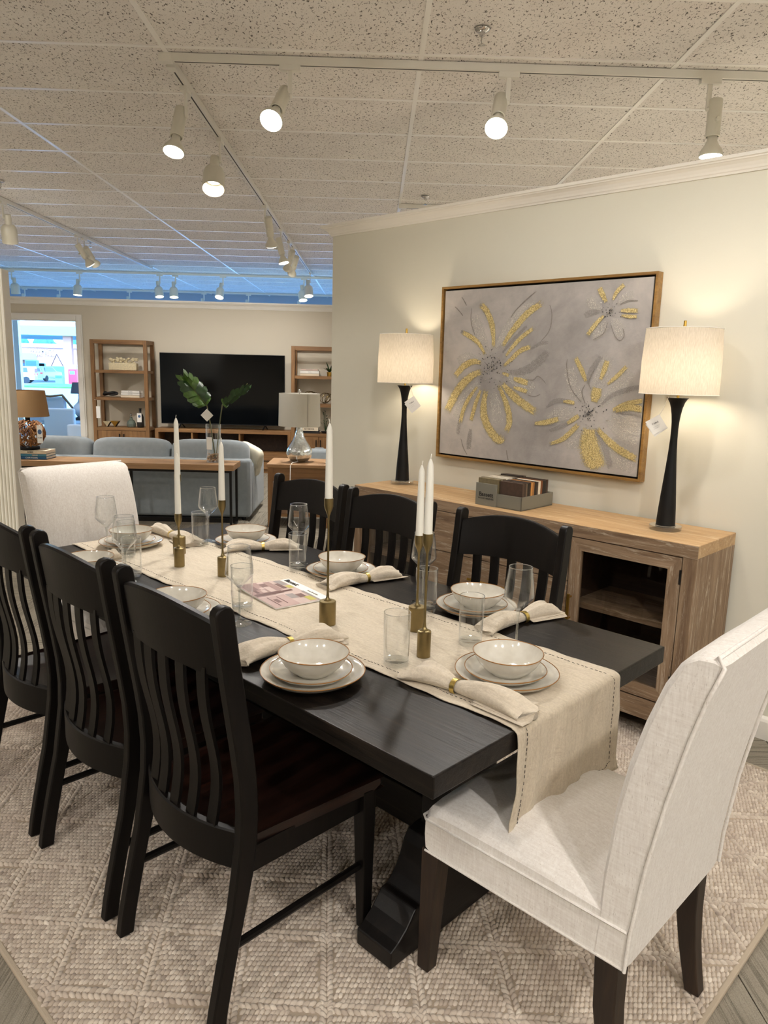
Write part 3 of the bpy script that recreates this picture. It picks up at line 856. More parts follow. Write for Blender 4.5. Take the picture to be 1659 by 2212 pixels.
# ---- slat-back side chairs (local +x faces the table)
POST = [(0, -.272), (.06, -.262), (.14, -.245), (.22, -.227), (.30, -.208), (.38, -.192), (.46, -.180), (.54, -.176), (.62, -.180), (.70, -.190), (.78, -.202), (.86, -.214), (.94, -.225), (1.02, -.235)]
def post_x(z):
    for (z0, x0), (z1, x1) in zip(POST[:-1], POST[1:]):
        if z <= z1: return x0 + (x1 - x0) * (z - z0) / (z1 - z0)
    return POST[-1][1]
def bow(y): return -.034 * (1 - (y / .205) ** 2)
def make_chair(label):
    t = thing('dining_chair', label, 'chair', (0, 0, 0), 0, 'slat-back chairs at the table')
    d = .024
    for s in (-1, 1):
        y0, y1 = s * .222 - .0145, s * .222 + .0145
        zs = [p[0] for p in POST]
        rear = [(post_x(z) - d * (1.0 if z > .35 else .85), z) for z in zs]; front = [(post_x(z) + d * (1.0 if z > .35 else .85), z) for z in zs]
        top = [(post_x(1.02) - d * .9, 1.03), (post_x(1.02) - d * .6, 1.038), (post_x(1.02), 1.042), (post_x(1.02) + d * .6, 1.038), (post_x(1.02) + d * .9, 1.03)]
        mb = MB().prism((front + top[::-1] + rear[::-1]), y0, y1, axis=1)
        obj('rear_post', mb, 'chair_wood', t, bevel=.004, smooth=35)
        mb = MB().frust((.222, s * .212, 0), .015, .015, (.215, s * .212, .43), .023, .023)
        obj('front_leg', mb, 'chair_wood', t, bevel=.003)
        mb = MB().tube([(-.222, s * .218, .20), (.215, s * .212, .20)], .0105, 8)
        obj('stretcher', mb, 'chair_wood', t, smooth=40)
    # crest rail: bowed in plan, arched on top
    rings = []
    for i in range(17):
        y = -.208 + .416 * i / 16; q = 1 - (y / .208) ** 2
        zb, zt = .866 + .012 * q, .998 + .034 * q
        xb, xt = post_x(zb) + bow(y), post_x(zt) + bow(y)
        rings.append([(xb - .011, y, zb), (xb + .011, y, zb), (xt + .011, y, zt - .006), (xt + .006, y, zt), (xt - .006, y, zt), (xt - .011, y, zt - .006)])
    obj('crest_rail', MB().loft(rings), 'chair_wood', t, smooth=35)
    rings = []
    for i in range(17):
        y = -.208 + .416 * i / 16; x = -.182 + bow(y) * 1.5
        rings.append([(x - .012, y, .385), (x + .012, y, .385), (x + .012, y, .478), (x + .008, y, .482), (x - .008, y, .482), (x - .012, y, .478)])
    obj('lower_rail', MB().loft(rings), 'chair_wood', t, smooth=35)
    for k in range(5):
        y = (-.132 + .066 * k); w = .0178
        rings = []
        for i in range(13):
            f = i / 12; z = .475 + (.885 - .475) * f
            x = -.182 + bow(y) * 1.5 + (post_x(.885) + bow(y) + .182 - bow(y) * 1.5) * f + .014 * math.sin(PI * f) + .010 * math.sin(2 * PI * f)
            yy = y * (1 + .10 * f)
            rings.append([(x - .006, yy - w, z), (x + .003, yy - w, z), (x + .007, yy, z), (x + .003, yy + w, z), (x - .006, yy + w, z)])
        obj('back_slat', MB().loft(rings), 'chair_wood', t, smooth=50)
    # scooped seat and apron
    def seat(i, j):
        hw = .205 + .032 * i
        y = -hw + 2 * hw * j
        xs = -.182 + 1.5 * bow(min(.205, abs(y))) + .004; x = xs + (.255 - xs) * i
        dip = .012 * math.sin(PI * min(1, i * 1.05)) * (math.sin(PI * j) ** .7)
        return (x, y, .458 - dip)
    nx, ny = 14, 14
    mb = MB(); top = [seat(i / nx, j / ny) for j in range(ny + 1) for i in range(nx + 1)]
    bot = [(p[0], p[1], .428) for p in top]; N = len(top)
    fs = [(j * (nx + 1) + i, j * (nx + 1) + i + 1, (j + 1) * (nx + 1) + i + 1, (j + 1) * (nx + 1) + i) for j in range(ny) for i in range(nx)]
    fb = [tuple(N + q for q in reversed(f)) for f in fs]
    edge = [j * (nx + 1) for j in range(ny + 1)][::-1] + [i for i in range(1, nx + 1)] + [j * (nx + 1) + nx for j in range(1, ny + 1)] + [ny * (nx + 1) + i for i in range(nx - 1, 0, -1)]
    fe = [(edge[k], edge[k] + N, edge[(k + 1) % len(edge)] + N, edge[(k + 1) % len(edge)]) for k in range(len(edge))]
    fe = [tuple(reversed(f)) for f in fe]
    mb.add(top + bot, fs + fb + fe)
    obj('seat', mb, 'seat_wood', t, smooth=40, bevel=.006)
    mb = MB()
    mb.box(.190, .212, -.20, .20, .365, .43)
    for s in (-1, 1): mb.box(-.19, .205, s * .205 - .011, s * .205 + .011, .365, .43)
    obj('apron', mb, 'chair_wood', t)
    return t

ch0 = make_chair('black-brown slat-back dining chair at the bare table corner, red-brown seat showing')
ch0.location = UV(1.513, 1.082, RUGZ); ch0.rotation_euler = (0, 0, Q)
for u_, v_, rz, lb in [
        (2.045, 1.080, Q, 'black-brown slat-back dining chair in the middle of the row opposite the sideboard'),
        (2.575, 1.080, Q, 'black-brown slat-back dining chair in the row opposite the sideboard, next to the console-side host chair'),
        (1.485, 1.955, Q + PI, 'black-brown slat-back dining chair in front of the sideboard drawers and sample box'),
        (2.085, 1.955, Q + PI, 'black-brown slat-back dining chair in front of the sofa-side glass door of the sideboard'),
        (2.60, 1.965, Q + PI + .03, 'black-brown slat-back dining chair in front of the end table with the silver lamp')]:
    dup(ch0, UV(u_, v_, RUGZ), rz, lb)

# ---- upholstered host chairs (local +x faces the table)
def make_host(label):
    t = thing('host_chair', label, 'chair', (0, 0, 0), 0, 'upholstered host chairs')
    hw = .2495
    # seat box with rounded cushion
    mb = MB()
    def sec(y, sh):
        e = abs(y) / hw; dome = .034 * (1 - e ** 4)
        pts = [(-.242, .355), (.235, .355), (.247, .365), (.251, .40), (.250, .440), (.245, .458), (.235, .470 + dome * .25), (.20, .478 + dome * .7), (.13, .480 + dome), (0, .480 + dome), (-.12, .478 + dome * .9), (-.242, .474)]
        return [(a if a < .19 else a - sh, y, b) for a, b in pts]
    ys = [-hw, -hw + .004, -hw + .02, -hw + .06, -.12, 0, .12, hw - .06, hw - .02, hw - .004, hw]
    rings = []
    for y in ys:
        e = 1 - min(1, (hw - abs(y)) / .022)
        r = sec(y, .012 * e)
        r = [(a, b, c - (.014 * e if c > .455 else -.004 * e if c < .36 else 0)) for a, b, c in r]
        rings.append(r)
    obj('seat_cushion', MB().loft(rings), 'host_fabric', t, smooth=33)
    # tall back
    hw = .251
    prof_r = [(-.300, .355), (-.304, .44), (-.322, .60), (-.350, .76), (-.379, .893), (-.402, .98), (-.424, 1.046)]
    prof_f = [(-.225, .46), (-.228, .54), (-.242, .68), (-.262, .79), (-.286, .885), (-.314, .972), (-.338, 1.020)]
    topc = [(-.358, 1.046), (-.380, 1.060), (-.406, 1.062)]
    ys = [-hw, -hw + .003, -hw + .012, -hw + .035, -.15, 0, .15, hw - .035, hw - .012, hw - .003, hw]
    rings = []
    for y in ys:
        e = 1 - min(1, (hw - abs(y)) / .035)
        bulge = .020 * (1 - (abs(y) / hw) ** 2)
        ff = [(a + bulge * math.sin(PI * min(1, max(0, (b - .45) / .65))) - .016 * e * e, b) for a, b in prof_f]
        tp = [(a, b - .012 * e * e) for a, b in topc]
        poly = [(-.235, .355)] + ff + tp + [(a + .004 * e * e, b) for a, b in prof_r[::-1]]
        rings.append([(a, y, b) for a, b in poly])
    obj('backrest', MB().loft(rings), 'host_fabric', t, smooth=33)
    # piping: round the rear panel and along the seat box
    path = []
    for s in (-1, 1):
        pr = prof_r if s < 0 else prof_r[::-1]
        pts = [(a - .001, s * (hw + .001), b) for a, b in pr]
        path += pts if s > 0 else pts + [(-.412, -hw + .004, 1.060), (-.412, hw - .004, 1.060)]
    mbp = MB().tube(path, .0042, 8)
    for s in (-1, 1):
        mbp.tube([(-.30, s * (hw + .001), .444), (0, s * (hw + .001), .444), (.235, s * (hw + .001), .443), (.249, s * (hw - .010), .443)], .0035, 6)
        mbp.tube([(-.297, s * (hw + .001), .358), (.235, s * (hw + .001), .358)], .003, 6)
    mbp.tube([(.251, -hw + .01, .443), (.251, hw - .01, .443)], .0035, 6)
    obj('piping', mbp, 'host_fabric', t, smooth=60)
    for s in (-1, 1):
        obj('front_leg', MB().frust((.238, s * .222, 0), .0185, .0185, (.222, s * .222, .358), .0265, .0265), 'leg_espresso', t, bevel=.003)
        rings = []
        for z, x, w in [(0, -.292, .0185), (.06, -.280, .020), (.13, -.268, .022), (.22, -.258, .025), (.36, -.255, .027)]:
            rings.append([(x - w, s * .212 - w, z), (x + w, s * .212 - w, z), (x + w, s * .212 + w, z), (x - w, s * .212 + w, z)])
        obj('rear_leg', MB().loft(rings), 'leg_espresso', t, bevel=.003, smooth=30)
    return t
host = make_host('cream upholstered host chair with the runner draped onto its seat')
host.location = UV(.842, 1.544, RUGZ); host.rotation_euler = (0, 0, Q + PI / 2)
dup(host, UV(3.10, 1.515, RUGZ), Q - PI / 2 + .06, 'cream upholstered host chair at the table end before the console table')

# ---- linen runner draped over the near end
def fnoise(x, y, seed=0):
    return (math.sin(x * 13.1 + seed) * math.sin(y * 17.3 + seed * 1.7) + .6 * math.sin(x * 31.7 + y * 11.9 + seed) + .5 * math.sin(y * 43.1 - x * 9.7 + 2 * seed) + .3 * math.sin(x * 71 + y * 37))
RNU = [3.213 - i * .02 for i in range(int((3.213 - .872) / .02) + 1)]
def runner_pt(s, j):
    """s = length along the runner from the far end, j in 0..1 across"""
    v0, v1 = 1.338, 1.822
    edge = 1.2 if j < .001 or j > .999 else 1
    v = v0 + (v1 - v0) * j
    v += .0028 * math.sin(s * 23 + (0 if j < .5 else 2)) * abs(2 * j - 1) ** 4 + .0018 * math.sin(s * 61 + j * 3) * abs(2 * j - 1) ** 6
    flat = 3.213 - .860
    wr = .0013 * max(0, fnoise(s * .9 + .3, j * 2.1, 1.2)) + .0009 * max(0, math.sin(j * 40 + 3 * math.sin(s * 3)))
    ez = .0018 * (abs(2 * j - 1) ** 10) * (.6 + .6 * math.sin(s * 37 + j * 5))
    if s <= flat - .012:
        return (v, 3.213 - s, TZ + .0022 + wr + ez)
    if s <= flat + .012:
        a = (s - (flat - .012)) / .024 * PI / 2
        return (v, 3.213 - flat + .012 - .018 * math.sin(a), TZ + .0026 - .014 + .014 * math.cos(a))
    d = s - flat - .012
    fall = .012 * math.sin(j * 15 + .6) * min(1, d / .2) + .008 * math.sin(j * 31 + 1.5) * min(1, d / .15)
    curl = -.030 * (1 - j) ** 3 * (d / .27) ** 2
    kick = .035 * max(0, d - .22) / .05 * .4
    return (v - .010 * (1 - j) ** 2 * (d / .25) ** 2, .854 - kick - max(-.004, fall * .9) - curl * 1.0, TZ - .0114 - d)
S_END = 3.213 - .860 + .012 + .258
ss = list(np.linspace(0, 3.213 - .860 - .012, 110)) + list(np.linspace(3.213 - .860 - .009, 3.213 - .860 + .012, 7)) + list(np.linspace(3.213 - .860 + .02, S_END, 26))
NJ = 44
runner = thing('table_runner', 'beige linen table runner with dark hem stitching laid down the table', 'table runner', (0, 0, 0), Q)
mb = MB()
vs = [runner_pt(s, j / NJ) for s in ss for j in range(NJ + 1)]
fs = [(i * (NJ + 1) + j, i * (NJ + 1) + j + 1, (i + 1) * (NJ + 1) + j + 1, (i + 1) * (NJ + 1) + j) for i in range(len(ss) - 1) for j in range(NJ)]
mb.add(vs, fs)
obj('cloth', mb, 'linen', runner, smooth=80, solid=.0022)
mb = MB(); rr = random.Random(5)
for j in (.072, .928):
    s = .02
    while s < S_END - .03:
        a = runner_pt(s, j + rr.uniform(-.002, .002)); b = runner_pt(s + .0075, j + rr.uniform(-.002, .002))
        up = Vector((0, 0, .0017)) if s < 2.33 else Vector((0, -.0026, 0))
        mb.tube([Vector(a) + up, Vector(b) + up], .0008, 4); s += rr.uniform(.010, .018)
j = .06
while j < .94:
    a = runner_pt(S_END - .028, j); b = runner_pt(S_END - .028, j + .015); mb.tube([Vector(a) + Vector((0, -.0026, 0)), Vector(b) + Vector((0, -.0026, 0))], .0008, 4); j += .026
o = obj('hem_stitching', mb, 'ink', runner)

# ---- place settings
def organic(prof, seg, amp, ph, c=(0, 0, 0)):
    rings = []
    rm = max(p[0] for p in prof)
    for r, z in prof:
        k = (r / rm) ** 3
        rings.append([(c[0] + r * (1 + amp * k * math.sin(3 * a + ph) + amp * .5 * k * math.sin(5 * a + 2 * ph)) * math.cos(a), c[1] + r * (1 + amp * k * math.sin(3 * a + ph) + amp * .5 * k * math.sin(5 * a + 2 * ph)) * math.sin(a), c[2] + z + .0012 * k * amp * 80 * math.sin(2 * a + ph)) for a in [2 * PI * i / seg for i in range(seg)]])
    return rings
def ware(name, prof, rim_r, rim_z, amp, ph):
    body = MB().loft(organic(prof, 56, amp, ph), caps=True).mesh(name, 'porcelain', 50)
    ring = []
    for i in range(57):
        a = 2 * PI * i / 56
        f = rim_r * (1 + amp * math.sin(3 * a + ph) + amp * .5 * math.sin(5 * a + 2 * ph))
        ring.append((f * math.cos(a), f * math.sin(a), rim_z + .0012 * amp * 80 * math.sin(2 * a + ph)))
    rim = MB().tube(ring, .0013, 6, caps=False).mesh('rim', 'porcelain_rim', 60)
    return body, rim
PLATE = ware('plate_body', [(.0, .004), (.078, .004), (.080, .0), (.084, .0), (.086, .004), (.108, .008), (.126, .016), (.1345, .0245), (.1365, .026), (.134, .0265), (.124, .020), (.108, .0125), (.085, .0095), (.0, .009)], .1358, .0266, .006, .4)
SALAD = ware('plate_body', [(.0, .004), (.060, .004), (.062, .0), (.066, .0), (.068, .004), (.086, .007), (.099, .013), (.1062, .020), (.1078, .0212), (.106, .0216), (.098, .0165), (.085, .0105), (.066, .0078), (.0, .0075)], .1072, .0217, .008, 1.3)
BOWL = ware('bowl_body', [(.0, .004), (.038, .004), (.040, .0), (.044, .0), (.047, .004), (.063, .014), (.078, .030), (.0875, .047), (.0912, .0565), (.0920, .0578), (.0905, .0580), (.0862, .048), (.0755, .031), (.060, .0165), (.042, .0095), (.0, .0085)], .0914, .0582, .010, 2.1)
def piece(name, wr, cat, label, loc, rotz, group):
    t = thing(name, label, cat, loc, rotz, group)
    obj(wr[0].name.split('.')[0], wr[0], None, t); obj('rim', wr[1], None, t)
    return t
SET = {
    'near': ((1.392, 1.187), 0, 'bare table corner without wine glass'),
    'end': ((1.045, 1.560), .0026, 'runner end beside the drape'),
    'side1': ((1.448, 1.958), 0, 'bare table before the sideboard drawers'),
    'side2': ((2.078, 1.915), 0, 'bare table by middle sideboard-side chair'),
    'side3': ((2.735, 1.930), 0, 'bare table by end-table chair'),
    'far': ((3.02, 1.520), .0026, 'runner before the console-side host chair'),
}
p = px_z(383, 1316, .79); SET['left2'] = (((p.y - p.x) * S2, (p.x + p.y) * S2), 0, 'table by middle chair opposite sideboard')
p = px_z(183, 1231, .79); SET['left3'] = (((p.y - p.x) * S2, (p.x + p.y) * S2), 0, 'table by chair opposite end-table chair')
SETZ = {}
for k, ((u_, v_), dz, where) in SET.items():
    if k in ('left2', 'left3'): v_ = max(v_, TV0 + .13)
    r0 = rnd.uniform(0, 6.28)
    z = TZ + .0005 + dz
    piece('dinner_plate', PLATE, 'plate', 'large brown-rimmed cream dinner plate on ' + where, UV(u_, v_, z), r0, 'dinner plates')
    piece('salad_plate', SALAD, 'plate', 'smaller brown-rimmed plate stacked under the bowl, ' + where, UV(u_ + .003, v_ - .002, z + .0098), r0 + 1.1, 'salad plates')
    piece('bowl', BOWL, 'bowl', 'brown-rimmed cream bowl on stacked plates, ' + where, UV(u_ - .004, v_ - .002, z + .0178), r0 + 2.3, 'bowls')

# ---- glasses
TUM_W = MB().lathe([(.0345, .012), (.0358, .06), (.0370, .148), (.0368, .1495), (.0358, .148), (.0346, .06), (.0333, .014)], 36, caps=False).mesh('wall', 'glass', 60)
TUM_B = MB().lathe([(0, .0), (.031, .0), (.0338, .003), (.0345, .012), (.0333, .0145), (.028, .013), (0, .0115)], 36, caps=False).mesh('glass_base', 'glass_thick', 40)
WIN_B = MB().lathe([(.0045, .119), (.010, .1225), (.026, .140), (.0405, .1555), (.0438, .161), (.0440, .166), (.041, .200), (.0345, .249), (.0340, .2498), (.0337, .249), (.0402, .200), (.0432, .166), (.0430, .1615), (.0396, .1565), (.025, .1415), (.008, .1245), (0, .1225)], 40, caps=False).mesh('glass_bowl', 'glass', 60)
WIN_S = MB().lathe([(0, .0), (.0375, .0), (.0380, .0012), (.034, .0022), (.018, .0045), (.008, .009), (.0045, .016), (.0036, .03), (.0034, .07), (.0038, .10), (.0055, .116), (.009, .1225), (0, .1225)], 32, caps=False).mesh('glass_stem', 'glass_thick', 50)
def rim_ring(r, z): return MB().tube([(r * math.cos(2 * PI * k / 40), r * math.sin(2 * PI * k / 40), z) for k in range(41)], .0009, 6, caps=False).mesh('rim', 'glass_rim', 60)
WIN_R, TUM_R = rim_ring(.0340, .2495), rim_ring(.0364, .149)
def tumbler(u_, v_, where, dz=0):
    t = thing('tumbler', 'clear straight-sided water tumbler ' + where, 'glass', UV(u_, v_, TZ + dz + .0005), rnd.uniform(0, 6), 'water tumblers')
    obj('wall', TUM_W, None, t); obj('glass_base', TUM_B, None, t); obj('rim', TUM_R, None, t)
def wine(u_, v_, where, dz=0):
    t = thing('wine_glass', 'clear angular stemmed wine glass ' + where, 'glass', UV(u_, v_, TZ + dz + .0005), rnd.uniform(0, 6), 'wine glasses')
    obj('glass_bowl', WIN_B, None, t); obj('glass_stem', WIN_S, None, t); obj('rim', WIN_R, None, t)
def uvz(x, y, z):
    p = px_z(x, y, z); return (p.y - p.x) * S2, (p.x + p.y) * S2
RZ = .0028
tumbler(1.307, 1.413, 'on the runner between two napkins and a candlestick', RZ)
tumbler(1.266, 1.690, 'on the runner behind the bowl at the runner drape', RZ)
tumbler(1.560, 1.826, 'behind the candlestick pair, in front of the sideboard drawers')
tumbler(2.246, 1.832, 'beside the place setting of the middle chair by the sideboard')
tumbler(2.85, 1.763, 'at the place setting closest to the blue sofa', RZ)
tumbler(2.585, 1.30, 'beside the chair next to the console-side host chair', 0)
tumbler(1.975, 1.375, 'on the runner edge beside the magazine', RZ)
tumbler(2.862, 1.42, 'in front of the console-side host chair setting', RZ)
MX = TZ + .165
for x, y, lb, dz, fb in [(1121.5, 1286, 'behind the bowl at the runner drape', 0, None), 
                   (229.5, 1118, 'in front of the console-side host chair back', RZ, None), (269, 1164, 'next to the chair by the console-side host chair', 0, None)]:
    u_, v_ = uvz(x, y, MX); wine(u_, v_, lb, dz)
wine(1.632, 1.890, 'behind the candlestick pair, before the sideboard drawers')
wine(2.318, 1.895, 'beside the setting of the middle chair by the sideboard')
wine(1.868, 1.291, 'standing on bare wood beside the magazine')
wine(2.895, 1.835, 'at the place setting closest to the blue sofa', 0)

# ---- candlesticks and taper candles
def candlestick(u_, v_, cup, r, lb, tip):
    z0 = TZ + RZ
    H = cup - z0
    t = thing('candlestick', 'brass thin-stemmed candlestick, ' + lb, 'candlestick', UV(u_, v_, z0), 0, 'brass candlesticks')
    obj('foot', MB().lathe([(0, 0), (r - .002, 0), (r, .002), (r, .076), (r - .002, .078), (.012, .079), (0, .079)], 32, caps=False), 'brass', t, smooth=40)
    obj('stem', MB().lathe([(.014, .078), (.008, .082), (.0048, .090), (.0036, .105), (.0034, H - .06), (.0042, H - .052)], 16, caps=False), 'brass', t, smooth=50)
    obj('cup', MB().lathe([(0, H - .054), (.0042, H - .054), (.0075, H - .044), (.0125, H - .032), (.0142, H - .024), (.0142, H), (.0125, H), (.0125, H - .015), (0, H - .015)], 24, caps=False), 'brass', t, smooth=40)
    Lc = tip - cup
    c = thing('taper_candle', 'white taper candle in candlestick: ' + lb, 'candle', UV(u_, v_, cup - .0148), rnd.uniform(0, 6), 'taper candles')
    obj('wax', MB().lathe([(0, 0), (.0118, 0), (.0122, .02), (.0112, Lc * .5), (.0090, Lc * .95), (.0070, Lc * .985), (.003, Lc + .008), (0, Lc + .009)], 20, caps=False), 'wax', c, smooth=50)
    obj('wick', MB().tube([(0, 0, Lc + .006), (.001, 0, Lc + .014), (.005, .002, Lc + .022)], .0011, 5), 'wax', c)
candlestick(1.675, 1.487, 1.172, .0265, 'alone beside the magazine', 1.405)
candlestick(1.293, 1.511, 1.124, .0195, 'slim-footed one of the sideboard-side pair', 1.335)
candlestick(1.452, 1.658, 1.071, .0265, 'thick-footed one of the sideboard-side pair', 1.29)
candlestick(2.580, 1.499, .984, .0205, 'short one of the console-side pair', 1.229)
candlestick(2.760, 1.605, 1.11, .0265, 'taller one behind the short one of the console-side pair', 1.35)
candlestick(2.350, 1.550, 1.065, .0205, 'alone between the console-side pair and the magazine', 1.29)

# ---- napkins in gold rings
def napkin(A, B, tr, seed, label, dz=0, ring=True, wA=.055, wB=.06, group='linen napkins', z=None):
    (u0, v0), (u1, v1) = A, B
    L = math.hypot(u1 - u0, v1 - v0); rz = math.atan2(u1 - u0, v1 - v0)
    t = thing('napkin', label, 'napkin', UV(u0, v0, TZ + dz + .001), Q + rz, group)
    rs = random.Random(seed); ph = rs.uniform(0, 6)
    rings = []; N = 44; M = 34
    def prof(f):
        d = abs(f - tr) / (tr if f < tr else 1 - tr)
        w = .0165 + ((wA if f < tr else wB) - .0165) * min(1, d) ** .85
        hh = .0150 + .010 * math.sin(PI * min(1, d * .9)) - .006 * max(0, d - .6)
        return w, hh, d
    for i in range(N + 1):
        f = i / N; w, hh, d = prof(f)
        ring_ = []
        for k in range(M):
            a = 2 * PI * k / M
            fold = 1 + (.10 + .16 * min(1, d)) * math.sin(6 * a + ph + 2.2 * f) * max(0, math.sin(a)) + .05 * math.sin(11 * a + ph * 2 - 3 * f)
            y = w * math.cos(a) * (1 + .05 * math.sin(5 * f + ph)) + .006 * math.sin(4 * f + ph)
            zz = hh * (1 + math.sin(a) * fold) if a < PI else hh * (1 + math.sin(a))
            edge = .012 * d * math.sin(3.3 * math.cos(a) + ph) * (1 if i in (0, N) else 0)
            ring_.append((f * L + edge, y, max(0, zz * (1 if d < .8 else 1 - (d - .8) * 1.6))))
        rings.append(ring_)
    obj('cloth', MB().loft(rings), 'napkin_linen', t, smooth=70)
    mb = MB()
    for q in range(3):                                      # loose fanned layers at the wide end
        off = .004 + .0045 * q; sh = -.010 + .009 * q
        def fn(i, j, q=q, off=off, sh=sh):
            f = .60 + .42 * i - .035 * q * i; w, hh, d = prof(min(f, 1))
            y = (2 * j - 1) * w * 1.08 + sh
            return (f * L + .008 * math.sin(4 * j + ph + q) * i, y, off * (.6 + .6 * (1 - abs(2 * j - 1))) + .0035 * math.sin(9 * j + ph + q * 2) * i + .003)
        mb.grid(10, 16, fn)
    obj('fold', mb, 'napkin_linen', t, smooth=80, solid=.0013)
    if ring:
        w, hh, d = prof(tr)
        pts = lambda x, g: [(x, (w + .003 + g) * math.cos(2 * PI * k / 24), hh + .001 + (hh + .0035 + g) * math.sin(2 * PI * k / 24)) for k in range(24)]
        x = tr * L
        mb = MB().loft([pts(x - .0065, 0), pts(x - .0065, .0018), pts(x + .0065, .0018), pts(x + .0065, 0), pts(x - .0065, 0)], caps=False)
        obj('napkin_ring', mb, 'gold_ring', t, smooth=40)
    return t
zt = TZ + .012
napkin(uvz(887, 1455, zt), uvz(1148, 1545, zt), .40, 1, 'linen napkin in a gold ring lying on the runner edge beside its draped end', RZ, wA=.052, wB=.05)
napkin(uvz(1040, 1362, zt), uvz(1196, 1318, zt), .56, 2, 'linen napkin in gold ring on bare wood behind a wine glass', 0, wA=.042, wB=.042)
napkin(uvz(706, 1268, zt), uvz(853, 1238, zt), .56, 3, 'linen napkin in a gold ring beside the plates of the middle chair by the sideboard', 0, wA=.045, wB=.05)
napkin(uvz(485, 1186, zt), uvz(642, 1180, zt), .52, 4, 'linen napkin in a gold ring beside the plates before the end table chair', 0, wA=.06, wB=.05)
napkin(uvz(335, 1143, zt), uvz(416, 1177, zt), .48, 5, 'linen napkin in a gold ring at the console-side host chair setting', RZ, wA=.05, wB=.05)
napkin(uvz(505, 1425, zt), uvz(727, 1372, zt), .52, 6, 'linen napkin lying beside the stacked plates at the bare table corner', RZ, wA=.062, wB=.05)
napkin(uvz(212, 1216, zt), uvz(252, 1203, zt), .3, 8, 'linen napkin partly hidden behind the bowl next to the console-side host chair', 0, wA=.03, wB=.03)

# ---- magazine
cs = [uvz(512, 1272, TZ + .006), uvz(596, 1317, TZ + .006), uvz(700, 1290, TZ + .006), uvz(613, 1247, TZ + .006)]
o0 = cs[1]; ex = (cs[0][0] - o0[0], cs[0][1] - o0[1]); Lx = math.hypot(*ex)
rz = math.atan2(ex[0], ex[1])
mag = thing('magazine', 'glossy home furnishing magazine with mauve interior photo lying on the runner', 'magazine', UV(o0[0], o0[1], TZ + RZ + .001), Q + rz)
ML, MW = Lx, .215
def mz(x, y): return .006 + .010 * max(0, (x / ML - .55)) ** 2 * 4 * max(0, 1 - y / MW * 1.2) + .002 * math.sin(x * 9)
# local x = along the long side towards the far corner, local -y = across
def mpt(x, y, z): return (x, -y, z)
mb = MB(); mb.grid(16, 10, lambda i, j: mpt(i * ML, j * MW, mz(i * ML, j * MW) - .0025)); obj('pages', mb, 'paper', mag, smooth=60, solid=.004)
def patch(mb, x0, x1, y0, y1, lift, n=6):
    mb.grid(n, n, lambda i, j: mpt((x0 + (x1 - x0) * i) * ML, (y0 + (y1 - y0) * j) * MW, mz((x0 + (x1 - x0) * i) * ML, (y0 + (y1 - y0) * j) * MW) + lift))
for nm, c in (('mauve', '#a98a84'), ('mauve_dark', '#6b4a45'), ('mauve_pale', '#d3bdb6'), ('plum', '#7f615d'), ('yellow_print', '#c9c06a'), ('grey_print', '#a39a98'), ('rose_pale', '#c2a6a0')):
    simple('print_' + nm, c, .3)
mm = ['paper', 'print_mauve', 'print_mauve_dark', 'print_mauve_pale', 'print_plum', 'print_yellow_print', 'print_grey_print', 'print_rose_pale']
mb = MB()
def pt_(m, x0, x1, y0, y1, lf): mb.cur = m; patch(mb, x0, x1, y0, y1, lf)
pt_(0, 0, 1, 0, 1, .0002); pt_(3, 0, 1, 0, .82, .0005)
pt_(7, .0, .42, .0, .45, .0008); pt_(1, .45, 1, .0, .35, .0008); pt_(4, .72, .98, .03, .22, .0011); pt_(2, .48, .58, .02, .52, .0012); pt_(2, .60, .72, .10, .16, .0013)
pt_(3, .60, .70, .22, .30, .0013); pt_(3, .72, .80, .26, .33, .0013); pt_(4, .80, .93, .34, .46, .0011); pt_(1, .60, .98, .46, .58, .0011)
pt_(2, .5, .56, .52, .70, .0012); pt_(4, .62, .86, .60, .68, .0012); pt_(5, .60, .72, .70, .80, .0012); pt_(6, .76, .98, .66, .80, .0010)
pt_(6, .22, .40, .46, .60, .0010); pt_(4, .20, .34, .60, .72, .0012); pt_(5, .04, .20, .66, .78, .0012); pt_(6, .0, .42, .78, .83, .0010)
pt_(2, .05, .40, .12, .14, .0011); pt_(2, .10, .38, .28, .30, .0011); pt_(4, .16, .30, .16, .24, .0011)
mb.uv = None
obj('cover', mb, mm, mag, smooth=60)
tm = text_mesh('Bassett', .030, 'ink', bold=True)
o = obj('title', tm, None, mag, loc=mpt(.80 * ML, .905 * MW, mz(.8 * ML, .9 * MW) + .001), rot=(0, 0, PI))
tm = text_mesh('home furnishings', .010, 'ink_soft'); obj('subtitle', tm, None, mag, loc=mpt(.28 * ML, .90 * MW, mz(.28 * ML, .9 * MW) + .001), rot=(0, 0, PI))

# ================================================================== SIDEBOARD SIDE
SB = thing('sideboard', 'cerused oak sideboard with glass doors and brass pulls against the slanted wall', 'sideboard', UV(2.095, 3.147), Q)
SU0, SU1, SV0, SV1 = 1.102 - 2.095, 3.09 - 2.095, 2.944 - 3.147, 3.352 - 3.147
ZB, ZTOP = .107, .903
obj('top', MB().box(SV0, SV1, SU0, SU1, ZTOP - .055, ZTOP), ['oak_top'], SB, bevel=.003)
obj('front_edge', MB().box(SV0 - .0015, SV0 + .004, SU0, SU1, ZTOP - .055, ZTOP - .002), 'oak_u', SB)
for y0, y1 in ((SU0, SU0 + .058), (SU1 - .058, SU1)):
    obj('side_panel', MB().box(SV0, SV1, y0, y1, ZB, ZTOP - .0545), 'oak_z', SB, bevel=.002)
obj('bottom_rail', MB().box(SV0, SV1, SU0 + .0575, SU1 - .0575, ZB, ZB + .09), 'oak_u', SB, bevel=.002)
obj('back_panel', MB().box(SV1 - .012, SV1 - .002, SU0 + .05, SU1 - .05, ZB + .08, ZTOP - .05), 'oak_dark', SB)
